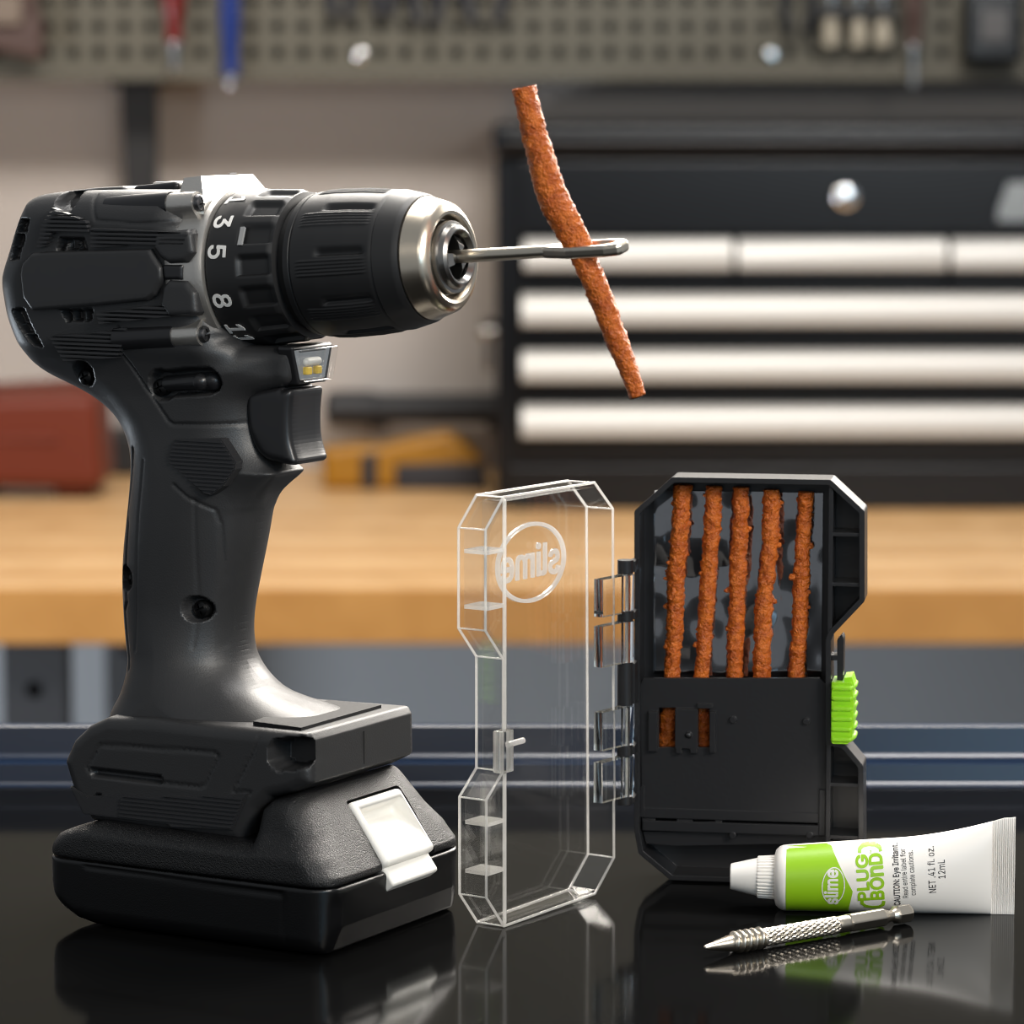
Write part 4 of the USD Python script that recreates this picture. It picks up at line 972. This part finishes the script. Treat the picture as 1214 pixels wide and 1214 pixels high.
for m_ in lribs: part(lidpart, 'rib', to_case(m_), 'edge_light')
def edge_tube(P, r, closed=True):  # tubes added along clear edges to show the light piped through them
    P = [np.array(p, float) for p in P]; Q = list(zip(P, P[1:] + P[:1])) if closed else list(zip(P[:-1], P[1:]))
    s1 = Manifold.sphere(r, 10)
    return Manifold.batch_boolean([Manifold.batch_hull([s1.translate(list(a)), s1.translate(list(b))]) for a, b in Q], m3.OpType.Add)
oc = np.array(lidp.simplify(.0003).exterior.coords)[:-1]; ic = np.array(linn.simplify(.0003).exterior.coords)[:-1]
er_ = .00036
part(lidpart, 'rim_light_tube', to_case(edge_tube([(x, .0004, z) for x, z in oc], er_)), 'edge_light', 40, label='added pale tube on the lid rim for light caught in the edge')
part(lidpart, 'rim_light_tube', to_case(edge_tube([(x, LT - .0003, z) for x, z in oc], er_)), 'edge_light', 40, label='added pale tube on the back edge of the lid for caught light')
part(lidpart, 'rim_light_tube', to_case(edge_tube([(xin, .0005, lidp.bounds[1] + .001), (xin, .0005, lidp.bounds[3] - .001)], .00052, False)), 'edge_light', 40, label='added pale tube for light on the front edge of the inner wall')
for k_, (x, z) in enumerate(oc): part(lidpart, 'corner_light_tube', to_case(edge_tube([(x, .0004, z), (x, LT - .0003, z)], .00022, False)), 'edge_light', 40)
part(lidpart, 'moulded_ring', to_case(ringm), 'clear_frost', label='raised oval ring')
w = lettering('slime', .0080, .00045, True)
b0 = w.bounds; w.apply_translation([-(b0[0, 0] + b0[1, 0]) / 2, -.0034, 0])
v = np.array(w.vertices)
w2 = outward(np.stack([cx_ - v[:, 0], LT - LW - .00047 + v[:, 2], cz_ + v[:, 1] - .0004], 1), np.array(w.faces))
part(lidpart, 'moulded_emblem', to_case(w2), 'clear_frost', label='moulded lettering seen in mirror image from inside')
ca, cb = lp_([(583, 918), (606, 866)]), None
xa, xb = lx(581), lx(605)
za, zb_ = lzz(594, 917), lzz(594, 867)
part(lidpart, 'catch', to_case(rbox(xin - .0042, xin + .0006, -.0020, .0012, za, zb_, .0003, 8)), 'clear_solid')
zc = lzz(600, 881)
part(lidpart, 'catch_pin', to_case(tf(lathe(dense([(0, .0008), (.007, .0008), (.0074, .0004)], .001), 16), frame_to((xin - .0030, -.0024, zc), (1, 0, 0)))), 'edge_light', 30)
# hinge along the upright edge
hp0 = on_y(741, 800, (LF.world((lx(728), 0, 0))[1] + KF.world((kx(753), 0, 0))[1]) / 2)
hx, hy = hp0[0], hp0[1]
hl = np.array([np.dot(hp0 - KF.o, KF.x), np.dot(hp0 - KF.o, KF.y)])
def hz(py): return on_y(741, py, hy)[2]
ll = np.array([np.dot(hp0 - LF.o, LF.x), np.dot(hp0 - LF.o, LF.y)])
hs = scale_at(hp0); rk = 10.5 / hs
lid_edge = lx(729)
for za_, zb2 in ((727, 683), (786, 738), (884, 839), (945, 898)):
    z0_, z1_2 = hz(za_), hz(zb2)
    knuckle = Manifold.cylinder(z1_2 - z0_, rk, rk, 28).translate([ll[0], ll[1], z0_])
    web = Manifold.batch_boolean([Manifold.batch_hull([Manifold.cylinder(z1_2 - z0_, .0016, .0016, 16).translate([ll[0], ll[1], z0_]), bx(lid_edge - .0055, lid_edge - .0005, .0002, .0030, z0_, z1_2)])], m3.OpType.Add)
    pinh = Manifold.cylinder(1, rk * .42, rk * .42, 20).translate([ll[0], ll[1], -.2])
    part(lidpart, 'hinge_knuckle', to_case((knuckle + web) - pinh), 'clear_solid', 40, label='clear hinge knuckle')
for za_, zb2, r in ((682, 666, 9.5), (738, 726, 9.5), (838, 787, 9.3), (898, 885, 9.3), (956, 946, 8.5)):
    z0_, z1_2 = hz(za_), hz(zb2)
    c = Manifold.cylinder(z1_2 - z0_, r / hs, r / hs, 28).translate([hl[0], hl[1], z0_])
    arm_ = Manifold.batch_hull([bx(hl[0], kx(753) + .0008, hl[1] - .0006 + .0006, hl[1] + .0012, z0_ + .0004, z1_2 - .0004), bx(kx(753), kx(753) + .0008, .0004, .0030, z0_ + .0004, z1_2 - .0004)])
    part(case, 'hinge_barrel', c + arm_, 'case_black', 40, label='black hinge barrel')
zt0, zt1 = hz(950), hz(670)
part(case, 'hinge_pin', Manifold.cylinder(zt1 - zt0, rk * .38, rk * .38, 20).translate([hl[0], hl[1], zt0]), 'cast_aluminium', 40, label='thin metal hinge pin')

# ---------------------------------------------------------------- crinkled film and the plugs in the case
gx = np.linspace(pk([(776, 700)], yf)[0][0], pk([(975, 700)], yf)[0][0], 120)
gz = np.linspace(pk([(870, 800)], yf)[0][1], pk([(870, 582)], yf)[0][1], 130)
X, Z = np.meshgrid(gx, gz, indexing='ij')
pt = np.stack([X * 95, Z * 45, X * 0], -1)
Y = yf - .0006 - .0030 * np.abs(meshkit.noise(pt * 1.2, 4) - .5) - .0012 * meshkit.fbm(pt * 1.6, 2, 8)
V = np.stack([X, Y, Z], -1); Vb = V + [0, .00006, 0]
v1, f1 = grid_mesh(V, wrap_v=False); v2, f2 = grid_mesh(Vb, wrap_v=False)
film = outward(np.vstack([v1, v2]), np.vstack([f1[:, ::-1], f2 + len(v1)]))
fp = thing('plastic_film', 'crinkled clear film lying behind the five plug strings in the case', 'film', KF)
part(fp, 'sheet', film, 'clear_film', True)
PL = [([(809, 574), (808, 600), (805, 640), (802, 680), (801, 720), (799, 765), (796, 803), (793, 845), (790, 890)], 9.4, 'first plug string from the hinge in the case, ragged and leaning'),
      ([(847, 576), (845, 612), (842, 652), (839, 693), (837, 730), (834, 770), (832, 804), (833, 845), (834, 890)], 8.9, 'second plug string from the hinge in the case, its end in the narrow window'),
      ([(879, 577), (878, 618), (876, 660), (874, 700), (873, 740), (871, 775), (871, 804), (870, 880)], 8.8, 'middle plug string of the five in the case'),
      ([(915, 580), (914, 618), (912, 655), (909, 690), (905, 728), (904, 765), (903, 804), (903, 880)], 9.6, 'fourth plug string from the hinge in the case, bent halfway down'),
      ([(956, 583), (954, 617), (951, 655), (950, 690), (949, 725), (947, 762), (945, 804), (944, 880)], 9.0, 'plug string nearest the green latch in the case, with a ragged top')]
rng = random.Random(11)
for i, (L, wr, lab_) in enumerate(PL):
    yc = yf - .0034
    P3 = [KF.world((*[KF.pl(a, b, yc)[0]], yc, KF.pl(a, b, yc)[1] - zb0)) for a, b in L]
    s_ = scale_at(P3[3]); nn = len(L)
    R_ = [wr / s_ * (1 + rng.uniform(-.06, .06)) * (.72 if False else 1) for _ in L]
    # behind the retaining panel the string is pressed flatter
    mesh = plug_mesh(P3, R_, 20 + i, n=32, rough=.30, lump=1.2)
    vv = np.array(mesh.vertices)
    loc = (vv - KF.o) @ np.array([KF.x, KF.y, [0, 0, 1]]).T
    ztop = pk([(870, 804)])[0][1]
    k = np.clip((ztop - loc[:, 2]) / .002, 0, 1)
    loc[:, 1] = np.where(k > 0, np.clip(loc[:, 1], yq + .0016, None) * k + loc[:, 1] * (1 - k), loc[:, 1])
    loc[:, 1] = np.minimum(loc[:, 1], yf - .0003)
    vv = KF.o + loc @ np.array([KF.x, KF.y, [0, 0, 1]])
    # flakes that stand off the string
    extra = []
    for _ in range([16, 6, 5, 7, 5][i]):
        t = rng.uniform(.02, .62); j = int(t * (len(P3) - 1)); q = P3[j] + (P3[j + 1] - P3[j]) * (t * (len(P3) - 1) - j)
        sg = rng.choice((-1, -1, 1)) if i == 0 else rng.choice((-1, 1))
        c = q + KF.x * sg * R_[0] * rng.uniform(.80, 1.08) - KF.y * rng.uniform(-.001, .001)
        o = trimesh.creation.icosphere(2, rng.uniform(.0003, .0008)); ov = np.array(o.vertices)
        ov *= (1 + .8 * (meshkit.noise(ov * 1400 + _ * 3.7, i)[:, None] - .5)) * [rng.uniform(.8, 2.2), .8, rng.uniform(.8, 1.6)]
        extra.append(trimesh.Trimesh(ov + c, o.faces, process=False))
    solo('tire_plug', trimesh.util.concatenate([trimesh.Trimesh(vv, mesh.faces, process=False), *extra]), 'plug_rubber', lab_, 'tire plug', True, group='plug strings packed in the case')

# ================================================================ the glue tube
TF = Frame(on_z(1000, 1080, 0.0), -5.5)
tube = thing('glue_tube', 'white and green tube of plug glue lying in front of the black case', 'tube', TF)
txp = lambda px, y=0.0: TF.pl(px, 1040, y)[0]
ts = scale_at(TF.o)
X0, X1, X2 = txp(931), txp(1176), txp(1203)
rB, rE = 39.0 / ts, 58.5 / ts
def tube_h(x):                # half-height and half-depth of the body at x
    t = np.clip((x - X0) / (X2 - X0), 0, 1)
    e = t * t * (3 - 2 * t)
    hz_ = rB + (rE - rB) * (.60 * t + .40 * np.clip((t - .5) / .45, 0, 1) ** 1.8)
    hy_ = rB * np.sqrt(np.clip(1 - np.clip(t / .93, 0, 1) ** 1.7, 0, 1)) + .0007
    return np.minimum(hz_, rE), np.minimum(hy_, rB)
def tube_y(x, z):
    a, b = tube_h(x); return -b * np.sqrt(np.clip(1 - ((z - a) / a) ** 2, 0.0, 1))
xs = np.concatenate([np.linspace(X0, X1 - .0002, 90), np.linspace(X1, X2, 46)])
n = 96; ph = np.arange(n) * 2 * np.pi / n
rows_ = []
for r_, dx in ((.25, -.0030), (.62, -.0029), (.84, -.0024), (.95, -.0014), (.99, -.0005)):
    rows_.append(np.stack([np.full(n, X0 + dx), -rB * r_ * np.cos(ph), rB + rB * r_ * np.sin(ph)], 1))
for x in xs:
    a, b = tube_h(x)
    if x >= X1: b = .00075 + .00022 * (1 if int((x - X1) / (X2 - X1) * 22) % 2 else -1)
    rows_.append(np.stack([np.full(n, x), -b * np.cos(ph), a + a * np.sin(ph)], 1))
v, f = grid_mesh(np.array(rows_)); k = len(v)
v = np.vstack([v, [[X0 - .003, 0, rB], [X2, 0, rE]]]); i = np.arange(n); j = (i + 1) % n; o = (len(rows_) - 1) * n
f = np.vstack([f, np.stack([np.full(n, k), j, i], 1), np.stack([np.full(n, k + 1), o + i, o + j], 1)])
tbody = part(tube, 'body', outward(v, f), 'tube_white', 40)
cpz = rB
def tl(px): return txp(px)
capp = [(tl(866), .0001), (tl(866), 14.5 / ts), (tl(867), 15.5 / ts), (tl(897), 22.5 / ts), (tl(898), 23.0 / ts)]
part(tube, 'nozzle_cap', tf(lathe(dense(capp + [(tl(898), .0001)], .0008), 64), trans((0, 0, cpz))), 'tube_white', 30)
def knurl(S, R, PH): return R * (1 + np.where(R > 20 / ts, .030 * np.sign(np.cos(PH * 36)), 0))
capr = [(tl(898), .0001), (tl(898), 23.5 / ts), (tl(899), 24.3 / ts), (tl(919), 25.6 / ts), (tl(921), 25.0 / ts), (tl(921), .0001)]
part(tube, 'cap_ring', tf(lathe(dense(capr, .0006), 288, rfun=knurl), trans((0, 0, cpz))), 'tube_white', 25, label='ridged white cap ring')
part(tube, 'neck', tf(lathe([(tl(920), .0001), (tl(920), 27 / ts), (tl(926), 27 / ts), (tl(926), .0001)], 64), trans((0, 0, cpz))), 'tube_white', 30)
def on_tube(mesh2, lift):     # flat print: (px, pz) in the side view, pressed on to the tube
    v = np.array(mesh2[0]); 
    y = tube_y(v[:, 0], v[:, 1]) - lift - v[:, 2]
    return trimesh.Trimesh(np.stack([v[:, 0], y, v[:, 1]], 1), np.asarray(mesh2[1]), process=False)
def tpx(L):                   # measured spots -> (x, z) on the near face
    out = []
    for px, py in L:
        x, z = TF.pl(px, py, -.006)
        for _ in range(6):
            y = float(tube_y(np.array([x]), np.array([z]))[0]); x, z = TF.pl(px, py, y)
        out.append((x, z))
    return out
def printed(poly, lift, th=.00003):
    parts_ = []
    for g in getattr(poly, 'geoms', [poly]):
        m = trimesh.creation.extrude_polygon(g, th, engine='earcut'); parts_.append(m)
    m = trimesh.util.concatenate(parts_)
    v, f = fine(m, .0008)
    t = on_tube((v, f), lift); return outward(np.array(t.vertices), np.array(t.faces))
gz0, gz1 = .0005, None
xa = X0 + .0003
tip = tpx([(1011, 1057)])[0]; g2 = tpx([(986, 998)])[0]; g3 = tpx([(1006, 1076)])[0]
hA = float(tube_h(np.array([X0]))[0][0]); 
_gx = np.linspace(g2[0] - .0009, xa, 30); _gt = 2 * tube_h(_gx)[0] - .00003
green = Polygon([(xa, .0003), (g3[0], .0003), (g3[0] + .0001, g3[1]), tip, (g2[0], min(g2[1], _gt[0] - .0003)), *zip(_gx, _gt)])
part(tbody, 'green_band', printed(green.buffer(0), .00004), 'print_green', True, label='printed green band with a pointed edge')
def print_text(parent, name, txt, p0, p1, h, mat, bold=False, lift=.00006, fit=True, label=None, fat=0):
    """txt runs from spot p0 to spot p1 (up the tube), cap height h in pixels"""
    a, b = np.array(tpx([p0])[0]), np.array(tpx([p1])[0])
    m = lettering(txt, h / ts / .87, .00003, bold); v, f = fine(m, .0010); v = np.array(v)
    L0 = v[:, 0].max() - v[:, 0].min(); d = b - a; L = np.linalg.norm(d); d /= L; up = np.array([-d[1], d[0]])
    s_ = L / L0 if fit else 1
    q = a + ((v[:, :1] - v[:, 0].min()) * s_) * d + v[:, 1:2] * up
    ms = []
    for k in range(8 if fat else 1):
        o = np.array([math.cos(k * math.pi / 4), math.sin(k * math.pi / 4)]) * fat / ts
        t = on_tube((np.c_[q + o, v[:, 2]], f), lift + k * .000002); ms.append(outward(np.array(t.vertices), np.array(t.faces)))
    part(parent, name, cat(*ms), mat, label=label)
print_text(tbody, 'emblem_lettering', 'slime', (993, 1072), (993, 1031), 13.0, 'print_white', True, lift=.00012, fat=.3)
ec = tpx([(988, 1051)])[0]
er = affinity.scale(Point(0, 0).buffer(1, 40), 13.6 / ts, 22.5 / ts)
er = er.difference(affinity.scale(Point(0, 0).buffer(1, 40), 12.4 / ts, 21.3 / ts))
part(tbody, 'emblem_ring', printed(affinity.translate(affinity.rotate(er, -4), *ec), .00011), 'print_white', label='white oval ring')
print_text(tbody, 'brand_lettering', 'PLUG', (1031, 1067), (1028, 1013), 11.3, 'print_green', True, fat=.42)
print_text(tbody, 'brand_lettering', 'BO', (1048, 1066), (1047, 1040), 13.0, 'print_green', True, fat=.42)
print_text(tbody, 'brand_lettering', 'n', (1047, 1038), (1046, 1026), 16.0, 'print_green', True, fat=.42)
print_text(tbody, 'brand_lettering', 'D', (1046, 1024), (1045, 1011), 13.0, 'print_green', True, fat=.42)
for e_, sgn in ((1070, 1), (1004, -1)):
    pts_ = [(1021, e_ - 4 * sgn if sgn > 0 else 1010)] if False else None
lb = [(1022, 1067), (1022, 1071), (1026, 1074), (1034, 1075.5), (1042, 1075), (1047, 1072.5), (1048, 1068)]
rb_ = [(1019, 1011), (1019, 1006), (1023, 1002), (1030, 1000.5), (1037, 1001), (1043, 1004), (1044, 1009)]
for L in (lb, rb_):
    part(tbody, 'bracket_mark', printed(LineString(tpx(L)).buffer(1.9 / ts, cap_style=2), .00006), 'print_green')
print_text(tbody, 'small_print', '™', (1035.5, 1012), (1035.5, 1008), 3.5, 'print_green')
print_text(tbody, 'small_print', 'CAUTION: Eye Irritant.', (1067.5, 1073), (1064, 999), 6.0, 'print_ink', True)
print_text(tbody, 'small_print', 'Read entire label for', (1077, 1064), (1073, 1006), 5.4, 'print_ink')
print_text(tbody, 'small_print', 'complete cautions.', (1086, 1061), (1082, 1008), 5.4, 'print_ink')
print_text(tbody, 'small_print', 'NET .41 fl. oz.', (1110, 1058), (1107, 1003), 7.2, 'print_ink')
print_text(tbody, 'small_print', '12mL', (1121, 1041), (1120, 1019), 7.2, 'print_ink')

# ================================================================ the reamer bit
_a, _b = on_z(835, 1136, 0.0), on_z(1078, 1094, 0.0)
_dv = (_b - _a); BL = float(np.linalg.norm(_dv)); BDEG = math.degrees(math.atan2(_dv[1], _dv[0]))
bs = scale_at((_a + _b) / 2)
r0 = 12.6 / bs
class _BF: pass
BF = Frame(_a, BDEG)
bit = thing('reamer_bit', 'knurled steel reamer bit with a threaded point and hex shank lying in front', 'bit', BF)
fx = lambda px: (px - 835) / (1078 - 835) * BL
up_ = lambda m: tf(m, trans((0, 0, r0)))
cone = [(fx(835), .0001), (fx(835.5), 2.0 / bs), (fx(838), 3.4 / bs), (fx(864), 9.8 / bs), (fx(866), 9.6 / bs), (fx(866), .0001)]
part(bit, 'point', up_(lathe(dense(cone, .0005), 48)), 'tool_nickel', 35)
nt = 5; th = []
for k in range(nt):
    c = fx(870) + (fx(901) - fx(870)) * (k + .5) / nt; hw2 = (fx(901) - fx(870)) / nt / 2
    th += [(c - hw2, 8.6 / bs), (c - hw2 * .5, 11.3 / bs), (c, 12.4 / bs), (c + hw2 * .5, 11.6 / bs)]
V = []
nph = 64; ph = np.arange(nph) * 2 * np.pi / nph
sA, sB = fx(864), fx(903); pit = (fx(901) - fx(868)) / 4.6
for s in np.linspace(sA, sB, 110):
    t = (s - sA) / (sB - sA); env = np.clip(t / .16, 0, 1) * np.clip((1 - t) / .06, 0, 1)
    w_ = ((s / pit - ph / (2 * np.pi)) % 1.0)
    rr_ = 8.8 / bs + 4.9 / bs * env * np.sin(np.pi * w_) ** .9
    V.append(np.stack([np.full(nph, s), -rr_ * np.cos(ph), rr_ * np.sin(ph)], 1))
v, f = grid_mesh(np.array(V))
part(bit, 'thread', up_(outward(v, f)), 'tool_nickel', 40)
kA, kB = fx(902), fx(990); rK = 10.6 / bs; V = []
nph = 240; ph = np.arange(nph) * 2 * np.pi / nph
for s in np.linspace(kA, kB, 230):
    t = (s - kA) / (kB - kA); env = np.clip(t / .03, 0, 1) * np.clip((1 - t) / .03, 0, 1)
    aa = ph * 12; bb = (s - kA) / (kB - kA) * 2 * np.pi * 9.5
    tri_ = lambda q: np.abs(((q / (2 * np.pi)) % 1) - .5) * 2
    k_ = np.minimum(np.clip(tri_(aa + bb) * 1.5, 0, 1), np.clip(tri_(aa - bb) * 1.5, 0, 1))
    rr_ = rK * (.90 + .13 * env * k_)
    V.append(np.stack([np.full(nph, s), -rr_ * np.cos(ph), rr_ * np.sin(ph)], 1))
v, f = grid_mesh(np.array(V))
part(bit, 'knurled_grip', up_(outward(v, f)), 'tool_nickel', 25)
part(bit, 'collar', up_(lathe(dense([(fx(988), .0001), (fx(988), 9.5 / bs), (fx(991), 10.2 / bs), (fx(1001), 10.4 / bs), (fx(1003), 9.6 / bs), (fx(1003), .0001)], .0006), 64)), 'tool_nickel', 35)
def hexr(S, R, PH):
    a = (PH + math.pi / 6 + .35) % (math.pi / 3) - math.pi / 6
    return np.minimum(R, 10.4 / bs / np.cos(a)) if True else R
hexp = [(fx(1002), .0001), (fx(1002), 9.0 / bs), (fx(1004), 11.4 / bs), (fx(1044), 11.4 / bs), (fx(1047), 9.0 / bs), (fx(1053), 6.9 / bs), (fx(1056), 6.9 / bs), (fx(1060), 9.4 / bs), (fx(1061.5), 12.4 / bs), (fx(1075), 12.4 / bs), (fx(1077), 10.0 / bs), (fx(1078), 8.6 / bs), (fx(1078), .0001)]
part(bit, 'hex_shank', up_(lathe(dense(hexp, .0006), 144, rfun=hexr)), 'tool_nickel', 22)
